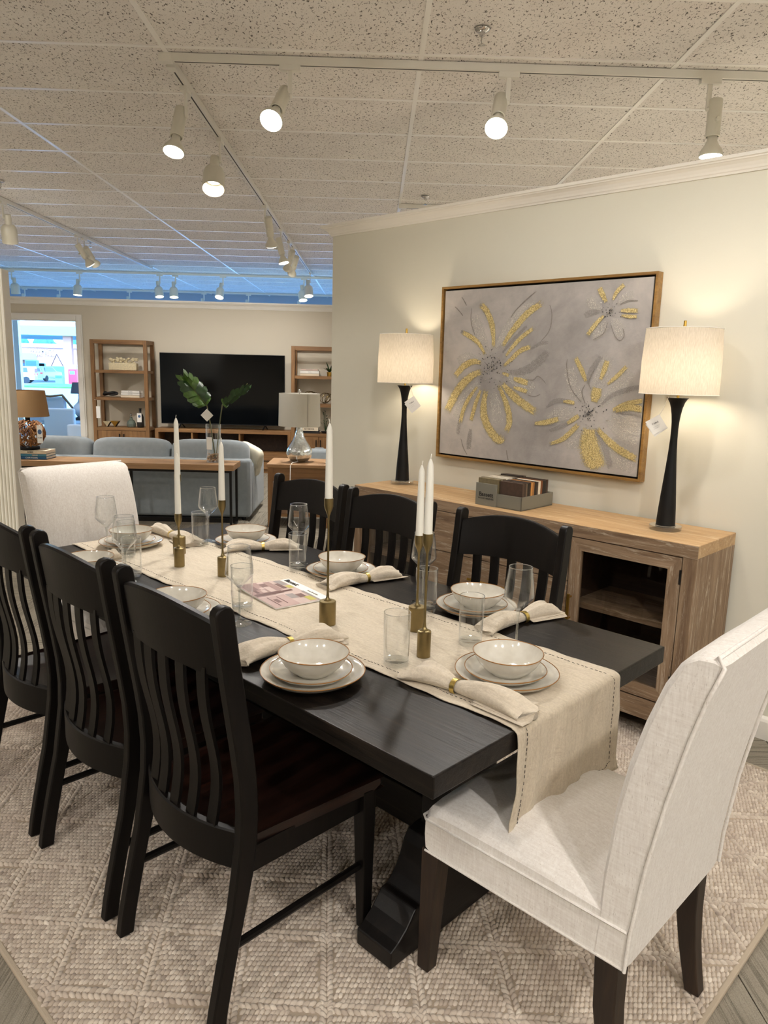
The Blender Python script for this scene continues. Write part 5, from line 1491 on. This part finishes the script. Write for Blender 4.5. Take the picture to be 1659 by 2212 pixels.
pz = px_y(209, 885, BKY).z
obj('card', MB().box(-.028, .028, -.002, -.001, pz - .12, pz + .05), 'paper', t, rot=(0, .0, 0)); obj('string', MB().tube([(0, -.001, pz + .045), (.0, -.001, pz + .14), (-.05, -.001, pz + .15)], .0014, 5), 'paper', t)

# ---- shelf ornaments, right bookcase
a, b = sx(649, 808).x, sx(690, 808).x
for i, (c, h0, h1, dx, lab, ti) in enumerate((('book_cream', 0, .034, 0, 'cream book at the bottom of the stack on the bookcase by the slanted wall', None), ('book_white', .034, .075, 0, 'thick white book in the stack on the bookcase by the slanted wall', 'WHITE'), ('book_pink', .075, .10, .012, 'pink book on top of the stack on the bookcase by the slanted wall', 'THE GARDEN'))):
    book('book', a + dx, b - dx * 1.5, Y_ - .06, Y_ + .12, sh_r[0] + .0005 + h0, sh_r[0] + h1, c, lab, ti, 'ink_soft', 'books on the bookcase by the slanted wall', size=.016)
def leaf_blade(mb, base, tip, width, droop=.2, up=Vector((0, 0, 1)), n=6):
    base, tip = Vector(base), Vector(tip); d = tip - base; s = d.cross(up)
    if s.length < 1e-4: s = Vector((1, 0, 0))
    s.normalize(); vs = []
    for i in range(n + 1):
        f = i / n; w_ = width * math.sin(PI * min(1, f * .93 + .07)) ** .8
        c = base + d * f + up * droop * d.length * (f - f * f * 1.3)
        vs += [tuple(c - s * w_ + up * .15 * w_), tuple(c), tuple(c + s * w_ + up * .15 * w_)]
    mb.add(vs, [(3 * i + a, 3 * i + a + 1, 3 * i + a + 4, 3 * i + a + 3) for i in range(n) for a in (0, 1)])
p = sx(712, 806)
t = thing('potted_succulent', 'small green aloe plant in a brass pot on the bookcase by the slanted wall', 'plant', (p.x, Y_, sh_r[0] + .0005))
obj('pot', MB().lathe([(0, 0), (.035, 0), (.042, .06), (.038, .06), (.036, .05), (0, .05)], 20, caps=False), 'gold', t, smooth=40)
mb = MB(); rs = random.Random(4)
for k in range(16):
    a = rs.uniform(0, 6.28); l_ = rs.uniform(.10, .22); e = rs.uniform(.4, 1.3)
    leaf_blade(mb, (0, 0, .05), (l_ * math.cos(a) * math.cos(e), l_ * math.sin(a) * math.cos(e), .05 + l_ * math.sin(e)), .014, .3)
o = obj('foliage', mb, 'leaf_green', t); o['kind'] = 'stuff'
for x, R, lab in ((672, .085, 'interlocked bronze rings sculpture behind the silver lamp'), (706, .075, 'gold ring sculpture on the bookcase by the slanted wall')):
    p = sx(x, 872); mb = MB()
    for k in range(4):
        a = k * .75
        M_ = Matrix.Rotation(a, 3, 'Z') @ Matrix.Rotation(.25 * k, 3, 'X')
        mb.tube([M_ @ Vector((R * math.cos(q), 0, R * math.sin(q))) + Vector((.02 * k - .03, 0, R + .004)) for q in [2 * PI * i / 28 for i in range(29)]], .0055, 6, caps=False)
    tag(obj('ring_sculpture', mb, 'brass', None, smooth=60, loc=(p.x, Y_, sh_r[1] + .009)), lab, 'sculpture')
a, b = sx(652, 935).x, sx(688, 935).x
book('book', a - .01, b + .02, Y_ - .07, Y_ + .1, sh_r[2] + .0005, sh_r[2] + .035, 'book_black', 'black book under the art book on the bookcase by the slanted wall', None, group='books on the bookcase by the slanted wall')
book('book', a - .02, b, Y_ - .07, Y_ + .1, sh_r[2] + .0355, sh_r[2] + .09, 'book_cream', 'cream art book lying on a black book beside the silver lamp', 'ART BOOK', 'ink', 'books on the bookcase by the slanted wall', size=.03)
p = sx(703, 935)
t = thing('bonsai_plant', 'sparse dark green plant in a black dish on the bookcase by the slanted wall', 'plant', (p.x, Y_, sh_r[2] + .0005))
obj('dish', MB().lathe([(0, 0), (.05, 0), (.07, .03), (.065, .03), (0, .025)], 18, caps=False), 'book_black', t, smooth=40)
mb = MB()
for k in range(22):
    a = rs.uniform(0, 6.28); l_ = rs.uniform(.08, .3); q = rs.uniform(.02, .07)
    c = Vector((q * math.cos(a), q * math.sin(a), .03 + l_)); leaf_blade(mb, c, c + Vector((.05 * math.cos(a), .05 * math.sin(a), .015)), .012, .2)
    mb.tube([(0, 0, .025), c * .5 + Vector((0, 0, .02)), c], .0015, 4)
o = obj('foliage', mb, 'leaf_green', t); o['kind'] = 'stuff'

# ---- sofa, seen from behind
SXR, SXL, SY0, SY1 = -1.245, -4.75, 7.47, 8.45
sofa = thing('sofa', 'long blue-grey fabric sofa seen from behind the console table', 'sofa', ((SXL + SXR) / 2, SY0, 0))
hx_ = (SXR - SXL) / 2
obj('back_frame', MB().box(-hx_, hx_, 0, .16, .04, .635), 'sofa_blue', sofa, bevel=.03, seg=4, smooth=60)
for s in (-1, 1):
    obj('arm', MB().box(s * hx_ - (.17 if s > 0 else 0), s * hx_ + (0 if s > 0 else .17), .12, SY1 - SY0, .04, .585), 'sofa_blue', sofa, bevel=.04, seg=4, smooth=60)
obj('seat_base', MB().box(-hx_ + .15, hx_ - .15, .14, SY1 - SY0 - .02, .06, .26), 'sofa_blue', sofa, bevel=.02)
for k in range(4):
    a = -hx_ + .17 + (2 * hx_ - .34) * k / 4; b = a + (2 * hx_ - .34) / 4
    obj('seat_cushion', MB().sphere(((a + b) / 2, .58, .345), (b - a) / 2, .40, .095, 24, 12, e=.28), 'sofa_blue', sofa, smooth=70)
edges = [px_y(x, 955, SY0 + .15).x - (SXL + SXR) / 2 for x in (538, 368, 199)]
edges += [edges[-1] - .80, -hx_ + .17]
for a, b in zip(edges[1:], edges[:-1]):
    if b - a < .2: continue
    obj('back_cushion', MB().sphere(((a + b) / 2, .20, .63), (b - a) / 2 - .004, .115, .185, 28, 14, e=.42, M=Matrix.Rotation(-.12, 3, 'X')), 'sofa_blue', sofa, smooth=70)
for s in (-1, 1):
    for y in (.08, .9): obj('foot', MB().lathe([(0, 0), (.02, 0), (.028, .045), (0, .045)], 12, (s * (hx_ - .08), y, 0), caps=False), 'black_matte', sofa)
p = px_y(553, 988, 7.75)
tag(obj('throw_pillow', MB().sphere((0, 0, 0), .16, .055, .16, 28, 16, e=.42), 'pillow_cream', None, smooth=70, loc=(p.x - .09, 7.84, .60), rot=(.12, .35, -.5)), 'cream throw pillow leaning in the corner of the blue sofa', 'pillow')
# second piece of blue seating beyond the end table
t = thing('armchair', 'pale blue armchair mostly hidden behind the end table and silver lamp', 'armchair', (-.15, 8.75, 0))
obj('back', MB().box(-.62, .5, 0, .16, .05, .62), 'sofa_blue', t, bevel=.04, seg=4, smooth=60); obj('seat', MB().box(-.5, .4, .1, .8, .1, .4), 'sofa_blue', t, bevel=.03)
for s in (-.62, .36): obj('arm', MB().box(s, s + .14, .1, .85, .05, .56), 'sofa_blue', t, bevel=.03, seg=3, smooth=60)

# ---- console table behind the sofa
CZ = .632
con = thing('console_table', 'long wood-topped console table with dark metal frame behind the sofa', 'console table', (-1.33, 7.05, 0))
obj('top', MB().box(-2.35, 0, 0, .37, CZ - .055, CZ), 'console_wood', con, bevel=.002)
for x in (-2.28, -1.02 - .06, -.035):
    for y in (.03, .33): obj('leg', MB().box(x - .011, x + .011, y - .011, y + .011, 0, CZ - .0545), 'dark_metal', con)
    obj('foot_bar', MB().box(x - .011, x + .011, .04, .32, 0, .022), 'dark_metal', con)
for y in (.03, .33): obj('top_bar', MB().box(-2.28, -.035, y - .01, y + .01, CZ - .078, CZ - .0545), 'dark_metal', con)
obj('low_bar', MB().box(-2.28, -.035, .32, .34, 0, .05), 'dark_metal', con)

# ---- monstera leaves in a glass vase
p = px_y(462, 1000, 7.25); VX, VY = p.x, 7.25
vz = thing('glass_vase', 'tall clear glass cylinder vase with pebbles on the console table', 'vase', (VX, VY, CZ + .0005))
obj('wall', MB().lathe([(.072, .0), (.0735, .37), (.071, .37), (.070, .012)], 32, caps=False), 'glass', vz, smooth=60)
obj('base', MB().lathe([(0, 0), (.071, 0), (.071, .012), (0, .012)], 32, caps=False), 'glass', vz, smooth=40)
mb = MB(); rs = random.Random(9)
for k in range(75):
    r = .056 * math.sqrt(rs.random()); a = rs.uniform(0, 6.28)
    mb.sphere((r * math.cos(a), r * math.sin(a), .022 + rs.random() * .06), rs.uniform(.010, .015), rs.uniform(.008, .012), rs.uniform(.006, .010), 8, 5, M=Matrix.Rotation(rs.uniform(0, 3), 3, 'Z') @ Matrix.Rotation(rs.uniform(-.6, .6), 3, 'X'))
o = obj('pebbles', mb, 'pebble', vz, smooth=70); o['kind'] = 'stuff'
pl_ = obj('price_label', MB().box(-.030, .030, -.0755, -.0750, .13, .25), 'paper', vz, rot=(0, 0, -.35))
def monstera(stem_pts, tip, width, label, seed, twist=0.0):
    rs = random.Random(seed)
    P_ = [px_y(x, y, VY + dy) for x, y, dy in stem_pts]; T = px_y(tip[0], tip[1], VY + tip[2])
    B = P_[-1]
    t = thing('monstera_stem', label, 'plant', P_[0], 0, 'monstera leaves in the vase')
    q = [p_ - P_[0] for p_ in P_]
    obj('stem', MB().tube([q[0], q[0].lerp(q[1], .5), q[1], q[-1]], .0055, 8), 'stem_green', t, smooth=60)
    d = (T - B); L = d.length; d.normalize()
    side_ = Vector((0, -1, 0)).cross(d).normalized(); up = d.cross(side_).normalized()
    side_, up = (side_ * math.cos(twist) + up * math.sin(twist)), (up * math.cos(twist) - side_ * math.sin(twist))
    mbd, mbl = MB(), MB(); Bq = q[-1]
    for s in (-1, 1):
        n = 7
        for k in range(n):
            f0 = -.10 + 1.0 * k / n; fm = f0 + .5 / n
            w_ = width * (math.sin(PI * (.18 + .74 * (k + .5) / n)) ** .8)
            a0 = Bq + d * L * max(0, f0); a1 = Bq + d * L * (f0 + .95 / n + .02)
            lean = d * L * (.10 + .10 * k / n)
            e0 = a0 + side_ * s * w_ + lean * .6 + up * rs.uniform(-.02, .03) - up * .15 * w_
            e1 = a1 + side_ * s * w_ * .9 + lean + up * rs.uniform(-.02, .03) - up * .22 * w_
            m0 = a0.lerp(e0, .5) + up * .035; m1 = a1.lerp(e1, .5) + up * .035
            mid = e0.lerp(e1, .6) + side_ * s * w_ * .16
            g = mbl if (k == 0 or rs.random() < .25) else mbd
            g.add([tuple(v) for v in (a0, a1, m0.lerp(m1, .06), m1.lerp(m0, .06), e0.lerp(e1, .12), e1.lerp(e0, .12), mid)], [(0, 1, 3, 2), (2, 3, 5, 4), (4, 5, 6)])
    endp = Bq + d * L
    mbd.add([tuple(Bq + d * L * .85 + side_ * .03), tuple(Bq + d * L * .85 - side_ * .03), tuple(endp - up * .03)], [(0, 1, 2)])
    obj('leaf', mbd, 'leaf_green', t, smooth=80); obj('leaf', mbl, 'leaf_light', t, smooth=80)
    obj('midrib', MB().tube([Bq, Bq + d * L * .5 + up * .004, endp - up * .02], .003, 5), 'stem_green', t)
monstera([(465, 988, 0), (455, 920, -.02), (447, 876, -.03)], (391, 808, -.05), .105, 'broad split monstera leaf on a leaning stem in the vase', 1, .35)
monstera([(467, 988, .01), (474, 920, .02), (480, 874, .03)], (537, 832, 0), .06, 'narrow folded monstera leaf on an upright stem in the vase', 2, 1.1)
p = px_y(447, 897, VY - .05)
t = thing('price_tag', 'white diamond-hung price tag on the broad monstera leaf stem', 'tag', p, 0, 'paper price tags')
obj('card', MB().box(-.043, .043, -.0006, .0006, -.043, .043), 'paper', t, rot=(0, PI / 4, 0)); obj('string', MB().tube([(0, 0, .055), (.002, .03, .07)], .0012, 5), 'paper', t)

# ---- driftwood lamp on three travel books
p = px_y(64, 975, 7.25); LX, LY = p.x, 7.25
x0, x1 = px_y(32, 985, 7.14).x, px_y(100, 985, 7.14).x
for i, (c, h0, h1, lab, ti, tm_, tx) in enumerate((('book_blue', 0, .027, 'blue book reading CAPE TOWN at the bottom under the driftwood lamp', 'CAPE TOWN', 'paper', .01), ('book_teal', .027, .052, 'teal book reading DELHI in the middle under the driftwood lamp', 'DELHI', 'book_cream', .04), ('book_cream', .052, .083, 'cream book reading BISBEE directly under the driftwood lamp', 'BISBEE', 'ink', 0))):
    book('book', x0, x1, 7.14, 7.36, CZ + .0005 + h0, CZ + h1, c, lab, ti, tm_, 'travel books under the driftwood lamp', size=.020, tx=tx)
lz = CZ + .0835
t = thing('driftwood_lamp', 'round driftwood-stick table lamp with tan shade on travel books', 'lamp', (LX, LY, lz))
obj('base', MB().lathe([(0, 0), (.092, 0), (.095, .004), (.095, .024), (.09, .028), (0, .028)], 32, caps=False), 'black_matte', t, smooth=40)
rs = random.Random(12); mb = MB()
R, cz_ = .142, .155
for k in range(300):
    th = math.acos(rs.uniform(-.86, .88)); ph = rs.uniform(0, 2 * PI)
    n_ = Vector((math.sin(th) * math.cos(ph), math.sin(th) * math.sin(ph), math.cos(th)))
    tan_ = Vector((-math.sin(ph), math.cos(ph), 0)); vert = n_.cross(tan_)
    a = rs.gauss(PI / 2, .6); dv_ = tan_ * math.cos(a) + vert * math.sin(a)
    l_ = rs.uniform(.025, .05); c = n_ * R * rs.uniform(.94, 1.03); c.z *= .92
    mb.cur = rs.randint(0, 1)
    mb.tube([c - dv_ * l_ + Vector((0, 0, cz_)), c + n_ * .006 + Vector((0, 0, cz_)), c + dv_ * l_ + Vector((0, 0, cz_))], [rs.uniform(.003, .006), rs.uniform(.006, .009), rs.uniform(.003, .006)], 5)
o = obj('driftwood_sticks', mb, ['twig_a', 'twig_b'], t, smooth=60); o['kind'] = 'stuff'
obj('neck', MB().lathe([(0, .27), (.022, .27), (.022, .34), (0, .34)], 14, caps=False), 'black_matte', t, smooth=40)
sz0 = px_y(64, 899, LY).z - lz; sz1 = px_y(64, 843, LY).z - lz
obj('lamp_shade', MB().lathe([(.196, sz0), (.168, sz1), (.166, sz1), (.194, sz0)], 48, caps=False), 'tan_shade', t, smooth=60)
obj('socket_post', MB().lathe([(0, .33), (.006, .33), (.006, sz1 - .02), (0, sz1 - .02)], 10, caps=False), 'dark_metal', t)
p = px_y(86, 938, LY - .15)
t = thing('price_tag', 'blue and white hang tag on the driftwood lamp', 'tag', p, 0, 'paper price tags')
tg = obj('card', MB().box(-.026, .026, -.0007, .0007, -.085, .085), 'paper', t)
obj('emblem', MB().lathe([(0, 0), (.019, 0), (.019, .0006), (0, .0006)], 24, caps=False).xform(Matrix.Translation((0, -.0008, .022)) @ Matrix.Scale(1.25, 4, (0, 0, 1)) @ Matrix.Rotation(PI / 2, 4, 'X')), 'label_blue', tg)
obj('print', text_mesh('$ 399', .018, 'ink', bold=True), None, tg, loc=(0, -.0010, -.035), rot=(PI / 2, 0, 0))
obj('string', MB().tube([(0, 0, .083), (0, .07, .11)], .0012, 5), 'paper', t)

# ---- end table with mercury glass lamp
EX0, EX1, EY0, EY1, EZ = px_y(575, 1003, 7.2).x, px_y(712, 1003, 7.2).x + .03, 7.2, 7.74, .632
t = thing('end_table', 'square brown wooden end table between the sofa and the slanted wall', 'end table', (EX0, EY0, 0))
w, d = EX1 - EX0, EY1 - EY0
obj('top', MB().box(0, w, 0, d, EZ - .032, EZ), 'console_wood', t, bevel=.003)
for a in (.012, w - .062):
    for b in (.012, d - .062): obj('leg', MB().box(a, a + .05, b, b + .05, 0, EZ - .031), 'shelf_wood', t, bevel=.002)
for b in (.02, d - .045): obj('apron', MB().box(.06, w - .06, b, b + .022, EZ - .17, EZ - .031), 'shelf_wood_x', t)
for a in (.02, w - .045): obj('apron', MB().box(a, a + .022, .06, d - .06, EZ - .17, EZ - .031), 'shelf_wood_x', t)
obj('low_shelf', MB().box(.02, w - .02, .02, d - .02, .11, .14), 'shelf_wood_x', t)
LXm = px_y(647, 985, 7.47).x; LYm = 7.45
t = thing('mercury_lamp', 'silver mercury glass table lamp with grey-white drum shade on the end table', 'lamp', (LXm, LYm, EZ + .0005))
obj('body', MB().lathe([(0, 0), (.06, 0), (.066, .008), (.085, .012), (.118, .045), (.131, .085), (.125, .125), (.10, .17), (.07, .215), (.048, .26), (.034, .31), (.030, .345), (.036, .355), (.036, .365), (0, .365)], 48, caps=False), 'mercury', t, smooth=60)
obj('neck', MB().lathe([(0, .36), (.028, .36), (.028, .42), (0, .42)], 20, caps=False), 'chrome', t, smooth=40)
sz0 = px_y(647, 920, LYm).z - EZ; sz1 = px_y(647, 850, LYm).z - EZ
obj('lamp_shade', MB().lathe([(.208, sz0), (.202, sz1), (.200, sz1), (.206, sz0)], 56, caps=False), 'grey_shade', t, smooth=60)
obj('shade_seam', MB().box(.098, .101, -.183, -.1805, sz0 + .002, sz1 - .002), 'ink_soft', t)
obj('finial', MB().lathe([(0, .41), (.004, .41), (.004, sz1 + .005), (.008, sz1 + .01), (0, sz1 + .01)], 10, caps=False).sphere((0, 0, sz1 + .022), .017, seg=14, rings=10), 'chrome', t, smooth=60)
obj('spider', MB().tube([(-.2, 0, sz1 - .01), (.2, 0, sz1 - .01)], .002, 5), 'chrome', t)
obj('cord', MB().tube([(0, -.06, .01), (-.05, -.2, .012), (-.06, -.262, -.01), (-.065, -.268, -.3), (-.09, -.262, -.48), (-.03, -.262, -.55), (0, -.25, -.61)], .0035, 6), 'paper', t, smooth=60)

# ================================================================== ROOM BEHIND THE CASED OPENING
def tub_chair(x, y, rz, w, h, label):
    t = thing('upholstered_chair', label, 'chair', (x, y, 0), rz, 'pale chairs by the storefront')
    obj('backrest', MB().box(-w / 2, w / 2, -.06, .06, .30, h), 'chair_daylight', t, bevel=.03, seg=4, smooth=60)
    obj('seat', MB().box(-w / 2, w / 2, .04, .56, .32, .48), 'chair_daylight', t, bevel=.03, seg=3, smooth=60)
    for a in (-w / 2 + .04, w / 2 - .04):
        for b in (0, .5): obj('leg', MB().frust((a, b, 0), .014, .014, (a, b, .33), .02, .02), 'dark_metal', t)
    return t
p = px_y(128, 882, 12.75); tub_chair(p.x, 12.75, .06, .50, p.z, 'pale straight-backed chair standing in the cased opening view')
p = px_y(163, 917, 12.2); tub_chair(p.x + .06, 12.2, -.1, .38, p.z, 'small pale chair pushed under the dark table behind the opening')
p = px_y(92, 905, 15.2); tub_chair(p.x, 15.3, .1, .55, p.z + .05, 'pale chair behind the driftwood lamp, near the storefront')
p = px_y(112, 856, 14.3)
t = thing('wood_armchair', 'pale cushioned armchair with brown bentwood frame near the storefront', 'armchair', (p.x, 14.3, 0), -.25)
obj('cushion', MB().box(-.30, .24, 0, .12, .42, p.z - .01), 'chair_daylight', t, bevel=.04, seg=4, smooth=60); obj('seat', MB().box(-.3, .24, .05, .6, .36, .48), 'chair_daylight', t, bevel=.03, smooth=60)
for s in (-.33, .28):
    obj('arm_frame', MB().tube([(s, .6, 0), (s, .55, .58), (s, .3, .62), (s, .02, p.z - .05), (s - .03, -.02, p.z + .02)], .022, 8), 'wicker', t, smooth=60)
obj('top_rail', MB().tube([(-.35, -.03, p.z + .02), (0, -.06, p.z + .0), (.26, -.03, p.z + .03)], .02, 8), 'wicker', t, smooth=60)
p = px_y(166, 900, 13.6)
t = thing('dark_side_table', 'dark wooden table behind the cased opening', 'table', (p.x + .35, 13.6, 0))
obj('top', MB().box(-.42, .42, -.25, .35, p.z - .05, p.z), 'table_wood_x', t, bevel=.003)
for a in (-.38, .34):
    for b in (-.22, .28): obj('leg', MB().box(a, a + .04, b, b + .04, 0, p.z - .049), 'table_wood_x', t)
q = px_y(166, 850, 13.65); q1 = px_y(166, 826, 13.65)
t = thing('blue_gourd_lamp', 'lamp with charcoal shade and curvy blue-white base on the dark table', 'lamp', (p.x + .06, 13.65, p.z + .0005))
obj('body', MB().lathe([(0, 0), (.06, 0), (.08, .02), (.13, .11), (.12, .19), (.05, .26), (.035, .32), (.03, q.z - p.z + .01), (0, q.z - p.z + .01)], 28, caps=False), 'chair_daylight', t, smooth=60)
obj('lamp_shade', MB().lathe([(.16, q.z - p.z), (.125, q1.z - p.z), (.123, q1.z - p.z), (.158, q.z - p.z)], 32, caps=False), 'charcoal_shade', t, smooth=60)

# ================================================================== STREET OUTSIDE THE STOREFRONT
struct('ground_street', MB().box(-150, 120, FY + .2, 320, -.85, -.65), 'asphalt')
def car(p, rz, body, label):
    t = thing('car', label, 'car', p, rz, 'cars on the forecourt')
    prof = [(-.9, .35), (-.92, .75), (-.86, 1.02), (-.70, 1.60), (-.62, 1.66), (.62, 1.66), (.70, 1.60), (.86, 1.02), (.92, .75), (.9, .35)]
    rings = [[(a * s, y, b if b < 1.05 else 1.02 + (b - 1.02) * f) for a, b in prof] for y, s, f in ((-2.2, .94, .75), (-2.15, .98, .97), (-1.0, 1, 1), (.4, 1, 1), (1.1, .99, .25), (2.2, .92, .0))]
    obj('body', MB().loft(rings), body, t, smooth=30)
    obj('rear_window', MB().add([(-.64, -2.19, 1.08), (.64, -2.19, 1.08), (.55, -2.165, 1.45), (-.55, -2.165, 1.45)], [(0, 1, 2, 3)]).xform(Matrix.Translation((0, -.04, 0))), 'car_glass', t)
    obj('side_glass', MB().add([(s * .84, -1.6, 1.08) if k == 0 else (s * .84, .8, 1.08) if k == 1 else (s * .74, .2, 1.55) if k == 2 else (s * .74, -1.5, 1.55) for s in (-1.02, 1.02) for k in range(4)], [(0, 1, 2, 3), (4, 5, 6, 7)]), 'car_glass', t)
    for s in (-1, 1):
        obj('tail_lamp', MB().box(s * .74 - .14, s * .74 + .14, -2.24, -2.19, .82, 1.0), 'tail_red', t)
        for y in (-1.4, 1.4):
            obj('wheel', MB().lathe([(0, -.11), (.33, -.11), (.35, -.08), (.35, .08), (.33, .11), (0, .11)], 20, caps=False).xform(Matrix.Translation((s * .80, y, .35)) @ Matrix.Rotation(PI / 2, 4, 'Y')), 'rubber', t, smooth=40)
    obj('licence_plate', MB().box(-.2, .2, -2.25, -2.20, .72, .84), 'paper', t)
G = -.65
p = px_y(99, 826, 86); car((p.x, 86, G), -.08, 'car_silver', 'silver estate car on the forecourt, seen from behind through the storefront')
p = px_y(28, 830, 76); car((p.x, 76, G), PI / 2 + .25, 'car_white', 'white car at the edge of the storefront view')
p0 = px_y(70, 838, 68); p1 = px_y(170, 838, 68)
o = struct('ground_verge', MB().box(p0.x - .5, p1.x + 8, 64, 73, G, G + .12), 'grass')
t = thing('pharmacy_building', 'pink pharmacy building with white roof band across the street', 'building', (px_y(90, 800, 112).x, 112, G))
x0, x1 = px_y(35, 800, 112).x - px_y(90, 800, 112).x - 16, px_y(170, 800, 112).x - px_y(90, 800, 112).x + 12
zr0, zr1 = px_y(90, 751, 112).z - G, px_y(90, 742, 112).z - G
obj('wall', MB().box(x0, x1, 0, 12, 0, zr0), 'pink_stucco', t); obj('roof_band', MB().box(x0 - .3, x1 + .3, -.3, 12.3, zr0, zr1), 'cream_metal', t)
zz = px_y(90, 778, 112).z - G
obj('drive_canopy', MB().box(x0, px_y(80, 770, 112).x - px_y(90, 800, 112).x, -5, 0, zz, px_y(60, 763, 112).z - G), 'cream_metal', t)
simple('sign_letter', '#eef4f4', .5); simple('door_dark', '#5d7c96', .4)
for i, (s_, y_) in enumerate((('PHARMACY', 758), ('DRIVE THRU', 766))):
    q = px_y(90 + 3 * i, y_, 111.9); obj('sign_letters', text_mesh(s_, .66, 'sign_letter', bold=True, extrude=.06), None, t, loc=(q.x - px_y(90, 800, 112).x, -.12, q.z - G), rot=(PI / 2, 0, 0))
for a, b in ((46, 100), (60, 78), (84, 97)):
    xa, xb = px_y(a, 800, 112).x - px_y(90, 800, 112).x, px_y(b, 800, 112).x - px_y(90, 800, 112).x
    obj('window', MB().box(xa, xb, -.06, .02, .2, px_y(a, 784, 112).z - G), 'door_dark', t)
# filling-station canopy
CY = 76
t = thing('filling_station_canopy', 'white filling-station canopy with pale columns and teal band outside', 'canopy', (px_y(100, 710, CY).x, CY, G))
bx0 = px_y(100, 710, CY).x
z0, z1 = px_y(100, 724, CY).z - G, px_y(100, 696, CY).z - G
obj('deck', MB().box(-24, 15, 0, 15, z0 + .6, z1), 'cream_metal', t); obj('fascia_band', MB().box(-24.05, 15.05, -.05, 15.05, z0, z0 + .9), 'teal_band', t)
for a, b, yy in ((128, 146, 1.0), (156, 172, 2.0)):
    obj('column', MB().box(px_y(a, 760, CY).x - bx0, px_y(b, 760, CY).x - bx0, yy, yy + .5, 0, z0 + .3), 'pink_stucco', t)
p = px_y(155, 806, 74.5)
t = thing('fuel_pump', 'red fuel pump beside the canopy column outside', 'fuel pump', (p.x, 74.5, G))
obj('cabinet', MB().box(-.35, .45, 0, .5, 0, 1.5), 'pump_red', t, bevel=.05); obj('head', MB().box(-.3, .4, .05, .45, 1.5, 1.95), 'cream_metal', t, bevel=.03); obj('display', MB().box(-.2, .3, -.01, .02, 1.0, 1.35), 'door_dark', t)
for i, (x, y, Y) in enumerate(((68, 803, 100), (127, 822, 74))):
    p = px_y(x, y, Y)
    t = thing('merchandise_rack', ['blue merchandise rack in front of the pharmacy wall', 'dark bin beside the canopy column outside'][i], 'rack', (p.x, Y, G), 0)
    hh = (2.3, .9)[i]
    hw_r = (.8, .35)[i]
    obj('frame', MB().box(-hw_r, hw_r, 0, .6, 0, hh), 'door_dark', t, bevel=.04); obj('sign_panel', MB().box(-hw_r * .85, hw_r * .85, -.03, .0, hh * .7, hh * .95), 'sign_blue', t)
mb = MB()
p = px_y(121, 790, 100)
t = thing('ice_freezer', 'blue freezer chest under a frame beside the canopy column', 'freezer', (p.x, 100, G)); obj('chest', MB().box(-.9, .9, 0, .8, 0, 1.6), 'door_dark', t, bevel=.05)
for s in (-1, 1): obj('frame_pole', MB().tube([(s * .8, .4, 1.55), (0, .4, px_y(121, 765, 100).z - G)], .04, 6), 'dark_metal', t)
rs = random.Random(20)
for i in range(5):
    x = px_y(100, 735, 165).x - 14 + i * 7; H = px_y(90, 730 + rs.uniform(-2, 2), 165).z
    t = thing('street_tree', 'dense green tree rising behind the pharmacy roof', 'tree', (x, 165, G), 0, 'trees behind the pharmacy')
    obj('trunk', MB().tube([(0, 0, 0), (0, 0, H * .6)], .25, 8), 'wicker', t)
    mb = MB()
    for k in range(9): mb.sphere((rs.uniform(-1.5, 1.5), rs.uniform(-1.5, 1.5), H * rs.uniform(.55, .9)), rs.uniform(1.6, 2.1), rz=rs.uniform(1.4, 2.0), seg=10, rings=7)
    obj('crown', mb, 'tree_green', t, smooth=80)
